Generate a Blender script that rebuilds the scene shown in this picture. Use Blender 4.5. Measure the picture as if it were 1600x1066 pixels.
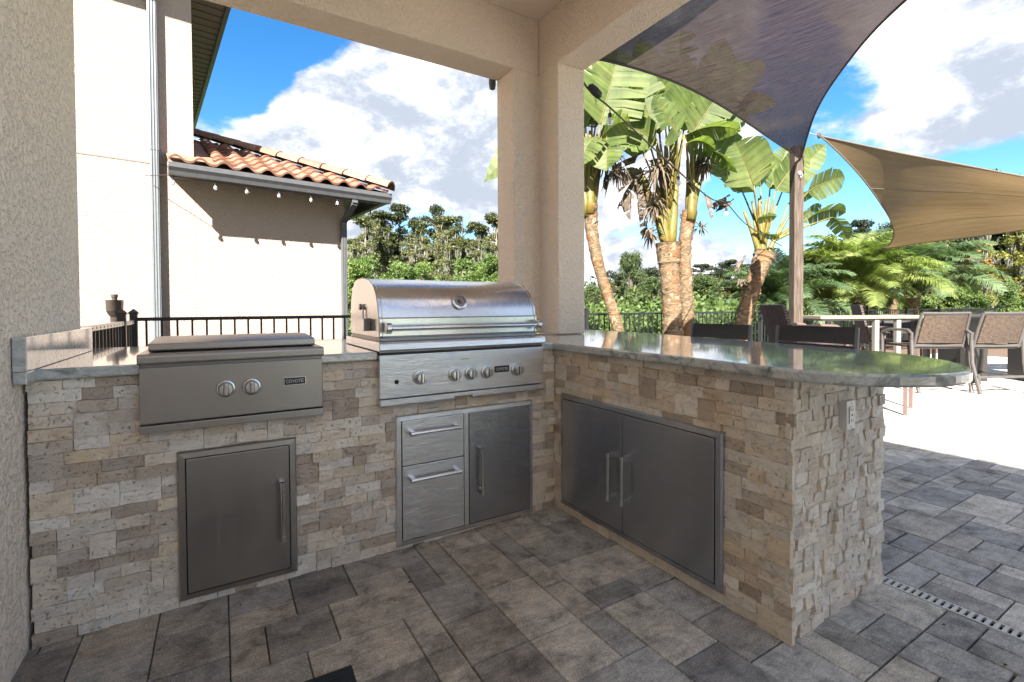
import bpy, bmesh, math, random
import numpy as np
from mathutils import Vector, Matrix
R = math.radians
random.seed(7); RNG = np.random.default_rng(7)
for o in list(bpy.data.objects): bpy.data.objects.remove(o)
sc = bpy.context.scene
COL = sc.collection
# ---------------------------------------------------------------- camera
CAM = Vector((-1.65967, -2.26928, 1.16263)); FPX, SY = 752.854, 495.54
PIT, ROL, YAW = -0.0196250, -0.0049171, 0.5457292
fw = Vector((math.sin(YAW)*math.cos(PIT), math.cos(YAW)*math.cos(PIT), math.sin(PIT)))
r0 = Vector((math.cos(YAW), -math.sin(YAW), 0)); u0 = r0.cross(fw)
rt = math.cos(ROL)*r0 + math.sin(ROL)*u0; up = -math.sin(ROL)*r0 + math.cos(ROL)*u0
cd = bpy.data.cameras.new('camera'); cam = bpy.data.objects.new('camera', cd); COL.objects.link(cam)
cd.sensor_width = 36; cd.lens = 36*FPX/1600; cd.shift_y = (SY-533)/1600; cd.clip_start = .03; cd.clip_end = 900
m = Matrix((rt, up, -fw)).transposed().to_4x4(); m.translation = CAM; cam.matrix_world = m
sc.camera = cam
def at(px, py, D):
    """world point seen at a photo pixel, D metres ahead"""
    return CAM + (rt*((px-800)/FPX) - up*((py-SY)/FPX) + fw)*D
# ---------------------------------------------------------------- light
SUN_EL, SUN_TO = R(38.5), R(42)          # light travels toward azimuth 42 deg (clockwise from +y)
sc.view_settings.view_transform = 'Standard'; sc.view_settings.look = 'None'
sc.view_settings.gamma = 1; sc.view_settings.use_curve_mapping = False
sc.view_settings.exposure = 3.8
sl = bpy.data.lights.new('sun', 'SUN'); sl.energy = 2.0; sl.angle = R(.5); sl.color = (1, .94, .84)
so = bpy.data.objects.new('sun', sl); COL.objects.link(so)
sd = Vector((math.sin(SUN_TO)*math.cos(SUN_EL), math.cos(SUN_TO)*math.cos(SUN_EL), -math.sin(SUN_EL)))
so.rotation_euler = sd.to_track_quat('-Z', 'Y').to_euler()
w = bpy.data.worlds.new('World'); sc.world = w; w.use_nodes = True
def build_world():
    nt = w.node_tree; N = nt.nodes; Lk = nt.links
    for n in list(N): N.remove(n)
    out = N.new('ShaderNodeOutputWorld'); bg = N.new('ShaderNodeBackground'); Lk.new(bg.outputs[0], out.inputs[0])
    bg.inputs[1].default_value = .05
    sky = N.new('ShaderNodeTexSky'); sky.sky_type = 'NISHITA'; sky.sun_disc = False
    sky.sun_elevation = SUN_EL; sky.sun_rotation = SUN_TO + math.pi; sky.air_density = 1.0; sky.dust_density = .3; sky.ozone_density = 2.5
    hs = N.new('ShaderNodeHueSaturation'); hs.inputs['Saturation'].default_value = 1.35; hs.inputs['Value'].default_value = .39
    Lk.new(sky.outputs[0], hs.inputs['Color'])
    tc = N.new('ShaderNodeTexCoord'); D = tc.outputs['Generated']
    def math_(op, a, b=None, c=None, clamp=False):
        n = N.new('ShaderNodeMath'); n.operation = op; n.use_clamp = clamp
        for i, v in enumerate((a, b, c)):
            if v is None: continue
            if isinstance(v, (int, float)): n.inputs[i].default_value = v
            else: Lk.new(v, n.inputs[i])
        return n.outputs[0]
    # cloud banks as soft bumps on the dome: direction, radius, weight
    blobs = [((430,130),.10,.9), ((560,120),.22,1.1), ((700,190),.26,1.2), ((620,240),.20,.9), ((520,240),.14,.8), ((800,250),.16,.6),
             ((1510,160),.20,1.6), ((1600,70),.25,1.5), ((1450,40),.16,1.0), ((1340,190),.13,.8), ((1520,10),.22,.7), ((1160,400),.20,.9), ((960,400),.20,1.0),
             ((1010,340),.18,.6), ((1120,250),.2,.5), ((330,190),.08,.6), ((1230,420),.2,.6),
             ((440,30),.20,-2.0), ((365,110),.12,-1.8), ((520,60),.09,-.9), ((700,340),.13,-1.9), ((590,320),.08,-.8), ((1260,110),.15,-1.8), ((1400,130),.12,-1.2), ((1440,285),.18,-1.9), ((1110,335),.09,-1.6), ((1000,370),.08,-1.4), ((1300,330),.22,-2.0), ((1600,240),.12,-1.6), ((940,250),.1,-.8)]
    acc = None
    for (px, py), rad, wt in blobs:
        d = (rt*((px-800)/FPX) - up*((py-SY)/FPX) + fw).normalized()
        vm = N.new('ShaderNodeVectorMath'); vm.operation = 'DISTANCE'; Lk.new(D, vm.inputs[0]); vm.inputs[1].default_value = d
        q = math_('DIVIDE', vm.outputs['Value'], rad); q = math_('MULTIPLY', q, q); q = math_('MULTIPLY', q, -1.0); g = math_('EXPONENT', q)
        g = math_('MULTIPLY', g, wt); acc = g if acc is None else math_('ADD', acc, g)
    def noise(sc_, det, rough, off=0, dist=0):
        mp = N.new('ShaderNodeMapping'); mp.inputs['Location'].default_value = (off, off*.7, 0); mp.inputs['Scale'].default_value = (1, 1, 1.7)
        Lk.new(D, mp.inputs[0]); n = N.new('ShaderNodeTexNoise'); n.inputs['Scale'].default_value = sc_; n.inputs['Detail'].default_value = det
        n.inputs['Roughness'].default_value = rough; n.inputs['Distortion'].default_value = dist; Lk.new(mp.outputs[0], n.inputs['Vector']); return n.outputs[0]
    n1 = noise(3.2, 9, .58, 1.3, .3)
    s = math_('ADD', math_('MULTIPLY', math_('MINIMUM', math_('MAXIMUM', acc, -1.4), 1.), .20), n1)
    mask = N.new('ShaderNodeMapRange'); mask.interpolation_type = 'SMOOTHSTEP'; mask.inputs[1].default_value = .43; mask.inputs[2].default_value = .545; Lk.new(s, mask.inputs[0])
    n2 = noise(6.0, 10, .66, 7.7, .15)
    shade = N.new('ShaderNodeMapRange'); shade.interpolation_type = 'SMOOTHSTEP'; shade.inputs[1].default_value = .40; shade.inputs[2].default_value = .66; Lk.new(n2, shade.inputs[0])
    cr = N.new('ShaderNodeMixRGB'); Lk.new(shade.outputs[0], cr.inputs[0]); cr.inputs[1].default_value = (.93, 1.04, 1.23, 1); cr.inputs[2].default_value = (2.65, 2.65, 2.7, 1)
    mx = N.new('ShaderNodeMixRGB'); Lk.new(mask.outputs[0], mx.inputs[0]); Lk.new(hs.outputs[0], mx.inputs[1]); Lk.new(cr.outputs[0], mx.inputs[2])
    Lk.new(mx.outputs[0], bg.inputs[0])
build_world()
sc.cycles.max_bounces = 10; sc.cycles.diffuse_bounces = 6; sc.cycles.glossy_bounces = 5; sc.cycles.transparent_max_bounces = 24
# ---------------------------------------------------------------- node helpers and materials
class Mat:
    def __init__(s, name, rough=.6, metal=0, spec=.5):
        s.m = bpy.data.materials.new(name); s.m.use_nodes = True; s.nt = s.m.node_tree; s.N = s.nt.nodes; s.L = s.nt.links
        s.b = s.N['Principled BSDF']; s.b.inputs['Roughness'].default_value = rough; s.b.inputs['Metallic'].default_value = metal
        s.b.inputs['Specular IOR Level'].default_value = spec; s._t = None
    def set(s, k, v):
        i = s.b.inputs[k]
        if hasattr(v, 'links'): s.L.new(v, i)
        else: i.default_value = v
    def vec(s, kind='Object', scale=(1, 1, 1), world=False):
        if world:
            g = s.N.new('ShaderNodeNewGeometry'); src = g.outputs['Position']
        else:
            t = s.N.new('ShaderNodeTexCoord'); src = t.outputs[kind]
        mp = s.N.new('ShaderNodeMapping'); mp.inputs['Scale'].default_value = scale; s.L.new(src, mp.inputs[0]); return mp.outputs[0]
    def noise(s, v, scale, det=4, rough=.5, dist=0):
        n = s.N.new('ShaderNodeTexNoise'); n.inputs['Scale'].default_value = scale; n.inputs['Detail'].default_value = det
        n.inputs['Roughness'].default_value = rough; n.inputs['Distortion'].default_value = dist; s.L.new(v, n.inputs['Vector']); return n.outputs[0]
    def voro(s, v, scale, feat='F1', rnd=1):
        n = s.N.new('ShaderNodeTexVoronoi'); n.feature = feat; n.inputs['Scale'].default_value = scale; n.inputs['Randomness'].default_value = rnd; s.L.new(v, n.inputs['Vector']); return n.outputs['Distance']
    def ramp(s, f, stops):
        n = s.N.new('ShaderNodeValToRGB'); e = n.color_ramp.elements
        while len(e) < len(stops): e.new(.5)
        for i, (p, c) in enumerate(stops):
            e[i].position = p; c = (c, c, c) if isinstance(c, (int, float)) else c; e[i].color = (*c, 1)
        s.L.new(f, n.inputs[0]); return n.outputs[0]
    def mix(s, f, a, b, mode='MIX'):
        n = s.N.new('ShaderNodeMixRGB'); n.blend_type = mode
        for i, v in enumerate((f, a, b)):
            if hasattr(v, 'links'): s.L.new(v, n.inputs[i])
            elif i == 0: n.inputs[0].default_value = v
            else: n.inputs[i].default_value = (*v, 1) if isinstance(v, tuple) else (v, v, v, 1)
        return n.outputs[0]
    def math(s, op, a, b=0.):
        n = s.N.new('ShaderNodeMath'); n.operation = op
        for i, v in enumerate((a, b)):
            if hasattr(v, 'links'): s.L.new(v, n.inputs[i])
            else: n.inputs[i].default_value = v
        return n.outputs[0]
    def rnd(s):
        return s.N.new('ShaderNodeObjectInfo').outputs['Random']
    def bump(s, h, strength=.5, dist=.002, prev=None):
        n = s.N.new('ShaderNodeBump'); n.inputs['Strength'].default_value = strength; n.inputs['Distance'].default_value = dist
        s.L.new(h, n.inputs['Height'])
        if prev is not None: s.L.new(prev, n.inputs['Normal'])
        s.L.new(n.outputs[0], s.b.inputs['Normal']); return n.outputs[0]
M = {}
def plain(name, col, rough=.6, metal=0, var=.08, scale=30, bump=0, world=True, trans=0):
    a = Mat(name, rough, metal); v = a.vec(world=world); n = a.noise(v, scale, 4, .6)
    lo = tuple(c*(1-var) for c in col); hi = tuple(min(1, c*(1+var)) for c in col)
    a.set('Base Color', a.ramp(n, [(.3, lo), (.7, hi)]))
    if bump: a.bump(n, .5, bump)
    M[name] = a.m; return a
def stucco(name, col, scale=55, dist=.006, hollow=0):
    a = Mat(name, .85, spec=.25); v = a.vec(world=True)
    n1 = a.noise(v, scale, 3, .55, .6); n2 = a.noise(v, scale*3.3, 2, .6); n3 = a.noise(v, 1.3, 4, .6)
    lump = a.ramp(n1, [(.36, 0), (.5, .75), (.62, 1)])
    h = a.math('ADD', lump, a.math('MULTIPLY', n2, .35))
    c = a.mix(n3, tuple(x*.93 for x in col), tuple(min(1, x*1.05) for x in col))
    c = a.mix(a.math('MULTIPLY', a.math('SUBTRACT', 1., lump), .12+hollow), c, tuple(x*.45 for x in col))  # darker in the hollows between lumps
    a.set('Base Color', c); a.bump(h, .9, dist); M[name] = a.m
stucco('stucco_tan', (.86, .72, .60))
stucco('stucco_near', (.95, .83, .70), 46, .008, .10)
stucco('stucco_house', (.36, .295, .255), 40, .004)
# travertine ledger stone, colour by object
a = Mat('travertine', .75, spec=.3); v = a.vec(world=True); vs = a.vec(world=True, scale=(1, 1, 1.5))
rn = a.rnd(); n1 = a.noise(vs, 16, 6, .65, .8); n2 = a.noise(v, 90, 5, .7); n3 = a.noise(v, 6, 3, .5)
base = a.ramp(rn, [(0, (.69, .565, .45)), (.14, (.46, .38, .315)), (.28, (.82, .715, .59)), (.42, (.75, .645, .53)), (.55, (.90, .84, .75)), (.66, (.57, .485, .41)), (.78, (.92, .87, .79)), (.88, (.78, .64, .475)), (1, (.74, .69, .62))])
c = a.mix(.6, base, a.ramp(n1, [(.3, (.52, .43, .35)), (.45, (.90, .86, .82)), (.7, (1.06, 1.04, 1.02))]), 'MULTIPLY')
c = a.mix(a.ramp(n3, [(.60, 0), (.72, .4)]), c, (.60, .42, .22))
pit = a.ramp(n2, [(.30, 1), (.40, 0)]); c = a.mix(a.math('MULTIPLY', pit, .55), c, (.20, .15, .11))
a.set('Base Color', c)
a.bump(a.math('SUBTRACT', a.math('ADD', a.math('MULTIPLY', n1, 1.2), a.math('MULTIPLY', n2, .4)), a.math('MULTIPLY', pit, .5)), 1., .009); M['travertine'] = a.m
src_ = M['travertine'].copy(); M['travertine_end_lit'] = src_  # end-face copy, lightened to paint in the bright terrace light on it
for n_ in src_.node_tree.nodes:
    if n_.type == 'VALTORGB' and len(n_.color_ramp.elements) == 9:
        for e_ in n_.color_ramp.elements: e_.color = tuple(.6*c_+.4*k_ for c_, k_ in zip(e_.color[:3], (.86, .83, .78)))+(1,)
plain('mortar', (.22, .18, .15), .95, 0, .2, 40, .003)
plain('joint_sand', (.075, .07, .063), .95, 0, .3, 60, .003)
# pavers
a = Mat('paver', .62, spec=.35); v = a.vec(world=True); rn = a.rnd()
n1 = a.noise(v, 9, 9, .72, .5); n2 = a.noise(v, 170, 4, .75); n3 = a.noise(v, 2.0, 4, .6); vx = a.vec(world=True, scale=(1, 5, 1)); n4 = a.noise(vx, 12, 5, .6, 1.2)
base = a.ramp(rn, [(0, (.22, .215, .215)), (.18, (.48, .47, .46)), (.34, (.36, .34, .32)), (.5, (.60, .57, .52)), (.66, (.30, .29, .285)), (.82, (.50, .46, .41)), (1, (.68, .64, .58))])
c = a.mix(.8, base, a.ramp(n1, [(.34, (.30, .29, .285)), (.47, (.80, .79, .78)), (.58, (1.08, 1.06, 1.04)), (.7, (1.3, 1.27, 1.22))]), 'MULTIPLY')
c = a.mix(.5, c, a.ramp(n4, [(.35, .7), (.65, 1.25)]), 'MULTIPLY')
c = a.mix(.75, c, a.ramp(n2, [(.32, .45), (.5, 1.), (.68, 1.6)]), 'MULTIPLY')
bl = a.ramp(a.noise(v, 3.3, 7, .7, .3), [(.54, 0), (.66, .7)]); c = a.mix(bl, c, a.mix(1., c, (.40, .385, .375), 'MULTIPLY'))
# damp, soiled look plus corner shade by the cabinets, both painted into paver colour
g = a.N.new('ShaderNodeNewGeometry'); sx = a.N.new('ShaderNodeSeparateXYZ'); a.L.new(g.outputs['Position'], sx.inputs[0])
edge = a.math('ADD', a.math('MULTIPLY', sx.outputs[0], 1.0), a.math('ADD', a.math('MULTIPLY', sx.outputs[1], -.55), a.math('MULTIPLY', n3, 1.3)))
stain_shade = a.ramp(edge, [(.30, 1), (1.0, 0)])
c = a.mix(a.math('MULTIPLY', stain_shade, .7), c, a.mix(1., c, (.64, .56, .47), 'MULTIPLY'))
a.set('Base Color', c); a.bump(a.math('ADD', n2, n1), .55, .0022); M['paver'] = a.m
# steel
def steel(name, col=(.62, .61, .60), rough=.28, scale=(1, 1, 220), bs=.22, bd=.0006):
    a = Mat(name, rough, 1); v = a.vec(world=True, scale=scale); n = a.noise(v, 9, 3, .7)
    v2 = a.vec(world=True); n2 = a.noise(v2, 5, 5, .6, .5)
    a.set('Base Color', a.mix(a.math('MULTIPLY', n2, .35), col, tuple(x*.72 for x in col)))
    a.set('Roughness', a.math('ADD', a.math('MULTIPLY', n, .16), a.math('ADD', rough-.12, a.math('MULTIPLY', n2, .10))))
    n3 = a.noise(a.vec(world=True, scale=(1, 1, .35)), 2.6, 3, .5); n4 = a.noise(a.vec(world=True, scale=(16, 16, .8)), 2.0, 4, .6)
    b1 = a.bump(n3, .5, .010); a.bump(n, bs, bd, b1)
    a.set('Roughness', a.math('ADD', a.math('MULTIPLY', n, .10), a.math('ADD', rough-.14, a.math('ADD', a.math('MULTIPLY', n2, .12), a.math('MULTIPLY', n4, .12)))))
    M[name] = a.m; return a
steel('steel', (.80, .80, .82), .17, (.6, .6, 220), .55, .0016); steel('steel_v', scale=(220, 220, 1)); steel('steel_hood', (.72, .72, .74), .22, (1, 220, 220))
steel('steel_polished', (.70, .69, .68), .16, (40, 40, 40)); steel('steel_dark', (.25, .245, .24), .34)
steel('steel_brown_reflect', (.40, .37, .345), .33); steel('steel_dim_reflect', (.46, .47, .50), .19, (.6, .6, 220), .5, .0012)  # tinted steel copies, painting in dark brown and bluish reflections
plain('black_gap', (.012, .012, .013), .8, 0, .1); plain('badge_black', (.015, .016, .02), .35, 0, .05)
plain('white_print', (.75, .75, .74), .5, 0, .03); plain('outlet_white', (.72, .71, .69), .4, 0, .03)
# granite
a = Mat('granite', .07, spec=.6); v = a.vec(world=True, scale=(.8, 1.6, 1.6)); n1 = a.noise(v, 5, 8, .62, 2.2); n2 = a.noise(v, 38, 5, .7, .6); n3 = a.noise(a.vec(world=True), 160, 2, .6)
c = a.ramp(n1, [(.28, (.16, .19, .18)), (.40, (.34, .37, .355)), (.50, (.58, .58, .565)), (.57, (.42, .45, .43)), (.70, (.64, .635, .62))])
c = a.mix(.65, c, a.ramp(n2, [(.28, (.30, .32, .31)), (.46, (.9, .9, .89)), (.7, (1.05, 1.05, 1.04))]), 'MULTIPLY')
c = a.mix(a.ramp(n3, [(.62, 0), (.70, .5)]), c, (.16, .15, .13)); a.set('Base Color', c); a.set('Coat Weight', .4); a.set('Coat Roughness', .03); M['granite'] = a.m
plain('ceiling_paint', (.82, .69, .57), .9, 0, .04, 40, .001)
plain('gutter_grey', (.075, .078, .085), .45, 0, .1, 12); plain('downspout_grey', (.14, .155, .17), .4, 0, .06, 12)
plain('soffit_brown', (.16, .13, .12), .7, 0, .1)
plain('fence_black', (.016, .017, .02), .38, 0, .1); plain('lamp_brown', (.05, .038, .03), .5, 0, .1)
a = Mat('clay_tile', .7, spec=.3); v = a.vec(world=True); n = a.noise(v, 9, 5, .6); rn = a.rnd()
c = a.mix(.7, a.ramp(rn, [(0, (.18, .08, .055)), (.4, (.24, .125, .085)), (.7, (.27, .17, .125)), (1, (.16, .085, .065))]), a.ramp(n, [(.3, (.6, .55, .5)), (.6, (1.1, 1.08, 1.05))]), 'MULTIPLY')
a.set('Base Color', c); a.bump(n, .5, .004); M['clay_tile'] = a.m
# timber
a = Mat('weathered_timber', .8, spec=.2); v = a.vec(world=True, scale=(14, 14, .8)); n = a.noise(v, 5, 6, .65, .5)
a.set('Base Color', a.ramp(n, [(.3, (.036, .027, .021)), (.55, (.085, .066, .054)), (.75, (.145, .117, .10))])); a.bump(n, .7, .004); M['weathered_timber'] = a.m
# leaves
def leafy(name, c0, c1, c2, rough=.45, tr=.35, scale=3, isl=.6):
    a = Mat(name, rough, spec=.4); v = a.vec(world=True); n = a.noise(v, scale, 4, .6); rn = a.rnd()
    c = a.ramp(n, [(.28, c0), (.5, c1), (.72, c2)])
    c = a.mix(.35, c, a.ramp(rn, [(0, .7), (.5, 1.), (1, 1.3)]), 'MULTIPLY')
    gg = a.N.new('ShaderNodeNewGeometry'); c = a.mix(isl, c, a.ramp(gg.outputs['Random Per Island'], [(0, .62), (.5, 1.), (1, 1.35)]), 'MULTIPLY')
    a.set('Base Color', c)
    t = a.N.new('ShaderNodeBsdfTranslucent'); a.L.new(a.mix(1., c, (1.3, 1.5, .7), 'MULTIPLY'), t.inputs[0])
    ms = a.N.new('ShaderNodeMixShader'); ms.inputs[0].default_value = tr; a.L.new(a.b.outputs[0], ms.inputs[1]); a.L.new(t.outputs[0], ms.inputs[2])
    a.L.new(ms.outputs[0], a.N['Material Output'].inputs[0]); M[name] = a.m; return a
a = leafy('paddle_leaf', (.042, .066, .018), (.095, .13, .036), (.165, .19, .065), .5, .42, 2.2)
leafy('petiole', (.06, .062, .016), (.135, .115, .024), (.15, .075, .02), .45, .1, 9)
leafy('dry_leaf', (.045, .03, .02), (.10, .075, .055), (.19, .155, .125), .8, .15, 12)
leafy('frond', (.075, .11, .03), (.16, .20, .06), (.25, .275, .11), .4, .38, 1.4)
leafy('frond_blue', (.045, .075, .036), (.085, .13, .062), (.14, .185, .10), .4, .35, 1.4)
for nm, k in dict(tree_dark=((.012, .02, .011), (.027, .038, .018), (.045, .058, .027)), tree_mid=((.025, .042, .015), (.05, .075, .023), (.085, .11, .038)), tree_olive=((.045, .058, .018), (.09, .10, .035), (.15, .15, .058)),
        tree_bright=((.05, .085, .02), (.095, .145, .035), (.15, .20, .055)), tree_orange=((.10, .065, .02), (.19, .125, .04), (.26, .18, .06)), tree_yellow=((.09, .095, .02), (.17, .165, .035), (.24, .225, .06)), moss=((.09, .095, .07), (.16, .16, .125), (.23, .22, .18)), hedge_leaf=((.035, .06, .015), (.07, .11, .028), (.13, .175, .045))).items():
    leafy(nm, *k, .6, .3, .35)
a = Mat('palm_trunk', .85, spec=.2); v = a.vec(world=True, scale=(1, 1, 2.5)); n = a.noise(v, 14, 6, .7, .8); n2 = a.noise(a.vec(world=True), 3.5, 3)
c = a.ramp(n, [(.3, (.03, .02, .012)), (.48, (.115, .078, .046)), (.7, (.25, .185, .12))]); c = a.mix(a.ramp(n2, [(.5, 0), (.7, .6)]), c, (.20, .075, .02))
a.set('Base Color', c); a.bump(n, 1, .02); M['palm_trunk'] = a.m
plain('bark_pale', (.20, .18, .16), .9, 0, .3, 3, .02); plain('bark_dark', (.09, .07, .055), .9, 0, .3, 3, .02)
plain('stub', (.25, .185, .12), .9, 0, .35, 30, .004)
plain('grass_ground', (.09, .14, .035), .95, 0, .4, .6, .02); plain('mulch', (.10, .06, .04), .95, 0, .5, 40, .02)
# shade cloth
def cloth(name, c0, c1, tr, hole, st=(3, 130, 1)):
    a = Mat(name, .9, spec=.1); v = a.vec('UV', (1, 1, 1)); wv = a.vec('UV', st); n = a.noise(wv, 3.0, 4, .75); n2 = a.noise(v, 2.5, 3)
    c = a.ramp(n, [(.3, c0), (.7, c1)]); c = a.mix(.35, c, a.ramp(n2, [(.3, .75), (.7, 1.2)]), 'MULTIPLY')
    a.set('Base Color', c); t = a.N.new('ShaderNodeBsdfTranslucent'); a.L.new(c, t.inputs[0])
    ms = a.N.new('ShaderNodeMixShader'); ms.inputs[0].default_value = tr; a.L.new(a.b.outputs[0], ms.inputs[1]); a.L.new(t.outputs[0], ms.inputs[2])
    tp = a.N.new('ShaderNodeBsdfTransparent'); m2 = a.N.new('ShaderNodeMixShader')
    gr = a.noise(a.vec('UV', (420, 420, 1)), 1.0, 2, .6)
    a.L.new(a.math('MULTIPLY', a.ramp(gr, [(.35, .15), (.65, 1)]), a.math('MULTIPLY', a.ramp(n, [(.3, 1), (.7, .25)]), hole)), m2.inputs[0])
    a.L.new(ms.outputs[0], m2.inputs[1]); a.L.new(tp.outputs[0], m2.inputs[2]); a.L.new(m2.outputs[0], a.N['Material Output'].inputs[0]); M[name] = a.m
cloth('shade_dark', (.008, .006, .007), (.095, .070, .070), .4, .17, (110, 2.5, 1)); cloth('shade_tan', (.135, .093, .047), (.20, .14, .074), .55, .03, (1.0, 9, 1))
plain('sail_hem', (.045, .04, .045), .8); plain('hem_tan', (.10, .08, .055), .8)
# wicker
def wicker(name, c0, c1, s=15):
    a = Mat(name, .55, spec=.4); v = a.vec('UV', (s, s, 1)); ck = a.N.new('ShaderNodeTexChecker'); ck.inputs['Scale'].default_value = 1; a.L.new(v, ck.inputs[0])
    br = a.N.new('ShaderNodeTexBrick'); br.offset = .5; br.inputs['Scale'].default_value = .5; br.inputs['Mortar Size'].default_value = .09; br.inputs['Mortar Smooth'].default_value = .8
    br.inputs['Color1'].default_value = (*c0, 1); br.inputs['Color2'].default_value = (*c1, 1); br.inputs['Mortar'].default_value = (.025, .02, .018, 1); a.L.new(v, br.inputs[0])
    n = a.noise(a.vec('UV', (s*.6, s*.6, 1)), 1, 3); a.set('Base Color', a.mix(.5, br.outputs[0], a.ramp(n, [(.3, .55), (.7, 1.4)]), 'MULTIPLY')); a.bump(a.math('SUBTRACT', 1., br.outputs['Fac']), 1, .006); M[name] = a.m
wicker('wicker_tan', (.17, .115, .075), (.08, .05, .035)); wicker('wicker_plum', (.13, .085, .09), (.09, .06, .065)); wicker('wicker_rust', (.20, .10, .085), (.13, .065, .055)); wicker('wicker_dark', (.05, .045, .045), (.035, .03, .03))
plain('chair_grey', (.075, .068, .065), .45, .2, .12, 20); plain('stool_black', (.03, .032, .036), .55, 0, .1, 80); plain('stool_frame', (.16, .16, .17), .4, .6)
plain('frame_brown', (.13, .085, .075), .4, .2); plain('table_cream', (.20, .18, .14), .5, 0, .12, 10); plain('table_leg', (.20, .19, .175), .5)
plain('table_dark', (.025, .023, .023), .4); plain('mat_black', (.02, .022, .026), .95, 0, .4, 300, .002); plain('grate_white', (.60, .60, .58), .5, 0, .1); plain('cable', (.02, .02, .02), .5)
a = Mat('bulb_glass', .05); a.set('Base Color', (.9, .9, .9, 1)); a.set('Transmission Weight', .75); a.set('IOR', 1.3); M['bulb_glass'] = a.m
plain('pale_metal', (.62, .62, .62), .3, .8); plain('glass_dark', (.02, .025, .03), .06, 0, .05)
# ---------------------------------------------------------------- mesh helpers
class MB:
    def __init__(s): s.v = []; s.f = []; s.mi = []; s.uv = {}
    def add(s, vs, fs, mi=0):
        k = len(s.v); s.v += [tuple(x) for x in vs]
        for f in fs: s.f.append([k+i for i in f]); s.mi.append(mi)
    def box(s, a, b, mi=0):
        x0, y0, z0 = a; x1, y1, z1 = b
        s.add([(x0,y0,z0),(x1,y0,z0),(x1,y1,z0),(x0,y1,z0),(x0,y0,z1),(x1,y0,z1),(x1,y1,z1),(x0,y1,z1)],
              [(0,3,2,1),(4,5,6,7),(0,1,5,4),(1,2,6,5),(2,3,7,6),(3,0,4,7)], mi); return s
    def bar(s, p, q, wd, th=None, mi=0, upv=(0, 0, 1)):
        p, q = Vector(p), Vector(q); d = (q-p).normalized(); th = th or wd; u = Vector(upv)
        if abs(d.dot(u)) > .95: u = Vector((1, 0, 0))
        sx = d.cross(u).normalized()*wd/2; sz = sx.cross(d).normalized()*th/2
        vs = [p-sx-sz, p+sx-sz, p+sx+sz, p-sx+sz, q-sx-sz, q+sx-sz, q+sx+sz, q-sx+sz]
        s.add(vs, [(0,3,2,1),(4,5,6,7),(0,1,5,4),(1,2,6,5),(2,3,7,6),(3,0,4,7)], mi); return s
    def tube(s, pts, rad, n=8, mi=0, caps=True):
        pts = [Vector(p) for p in pts]; k = len(pts); rad = [rad]*k if isinstance(rad, (int, float)) else rad
        u = None; vs = []
        for i, p in enumerate(pts):
            d = (pts[min(i+1, k-1)]-pts[max(i-1, 0)]).normalized()
            if u is None:
                u = d.cross(Vector((0, 0, 1))); u = u if u.length > .1 else d.cross(Vector((1, 0, 0)))
            u = (u - d*u.dot(d)).normalized(); w_ = d.cross(u)
            for j in range(n):
                t = 2*math.pi*j/n; vs.append(p + (u*math.cos(t)+w_*math.sin(t))*rad[i])
        fs = [(i*n+j, i*n+(j+1) % n, (i+1)*n+(j+1) % n, (i+1)*n+j) for i in range(k-1) for j in range(n)]
        if caps: fs += [tuple(range(n))[::-1], tuple(range((k-1)*n, k*n))]
        s.add(vs, fs, mi); return s
    def lathe(s, c, prof, n=16, axis='z', mi=0):
        c = Vector(c); vs = []
        for r_, h in prof:
            for j in range(n):
                t = 2*math.pi*j/n; x, y = r_*math.cos(t), r_*math.sin(t)
                vs.append(c + (Vector((x, y, h)) if axis == 'z' else Vector((x, h, y)) if axis == 'y' else Vector((h, x, y))))
        k = len(prof)
        fs = [(i*n+j, i*n+(j+1) % n, (i+1)*n+(j+1) % n, (i+1)*n+j) for i in range(k-1) for j in range(n)] + [tuple(range(n))[::-1], tuple(range((k-1)*n, k*n))]
        s.add(vs, fs, mi); return s
    def prism(s, poly, lo, hi, axis='z', mi=0):
        n = len(poly)
        def P(a, b, h): return (a, b, h) if axis == 'z' else (h, a, b) if axis == 'x' else (a, h, b)
        s.add([P(a, b, lo) for a, b in poly]+[P(a, b, hi) for a, b in poly], [tuple(range(n))[::-1], tuple(range(n, 2*n))]+[(i, (i+1) % n, n+(i+1) % n, n+i) for i in range(n)], mi); return s
    def mesh(s, name, mats, smooth=False):
        me = bpy.data.meshes.new(name); me.from_pydata(s.v, [], s.f)
        for mt in (mats if isinstance(mats, (list, tuple)) else [mats]): me.materials.append(M[mt])
        if any(s.mi): me.polygons.foreach_set('material_index', s.mi)
        bm = bmesh.new(); bm.from_mesh(me); bmesh.ops.recalc_face_normals(bm, faces=bm.faces); bm.to_mesh(me); bm.free()
        if smooth is True:
            me.polygons.foreach_set('use_smooth', [True]*len(me.polygons))
        elif smooth: me.shade_smooth() if False else None
        if smooth and smooth is not True: 
            me.polygons.foreach_set('use_smooth', [True]*len(me.polygons)); me.set_sharp_from_angle(angle=R(smooth))
        return me
    def ob(s, name, mats, parent=None, bevel=0, smooth=False, org=None, **k):
        if org is not None:
            ox, oy, oz = org; s.v = [(x-ox, y-oy, z-oz) for x, y, z in s.v]
        o = link(name, s.mesh(name, mats, smooth), parent, **k)
        if org is not None and parent is None: o.location = org
        if bevel:
            b = o.modifiers.new('bevel', 'BEVEL'); b.width = bevel; b.segments = 2; b.limit_method = 'ANGLE'; b.angle_limit = R(40)
        return o
def tag(o, label=None, cat=None, group=None, kind=None):
    if label: o['label'] = label
    if cat: o['category'] = cat
    if group: o['group'] = group
    if kind: o['kind'] = kind
    return o
def link(name, me, parent=None, loc=None, **k):
    o = bpy.data.objects.new(name, me); COL.objects.link(o)
    if parent is not None: o.parent = parent
    if loc is not None: o.location = loc
    tag(o, **k); return o
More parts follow.
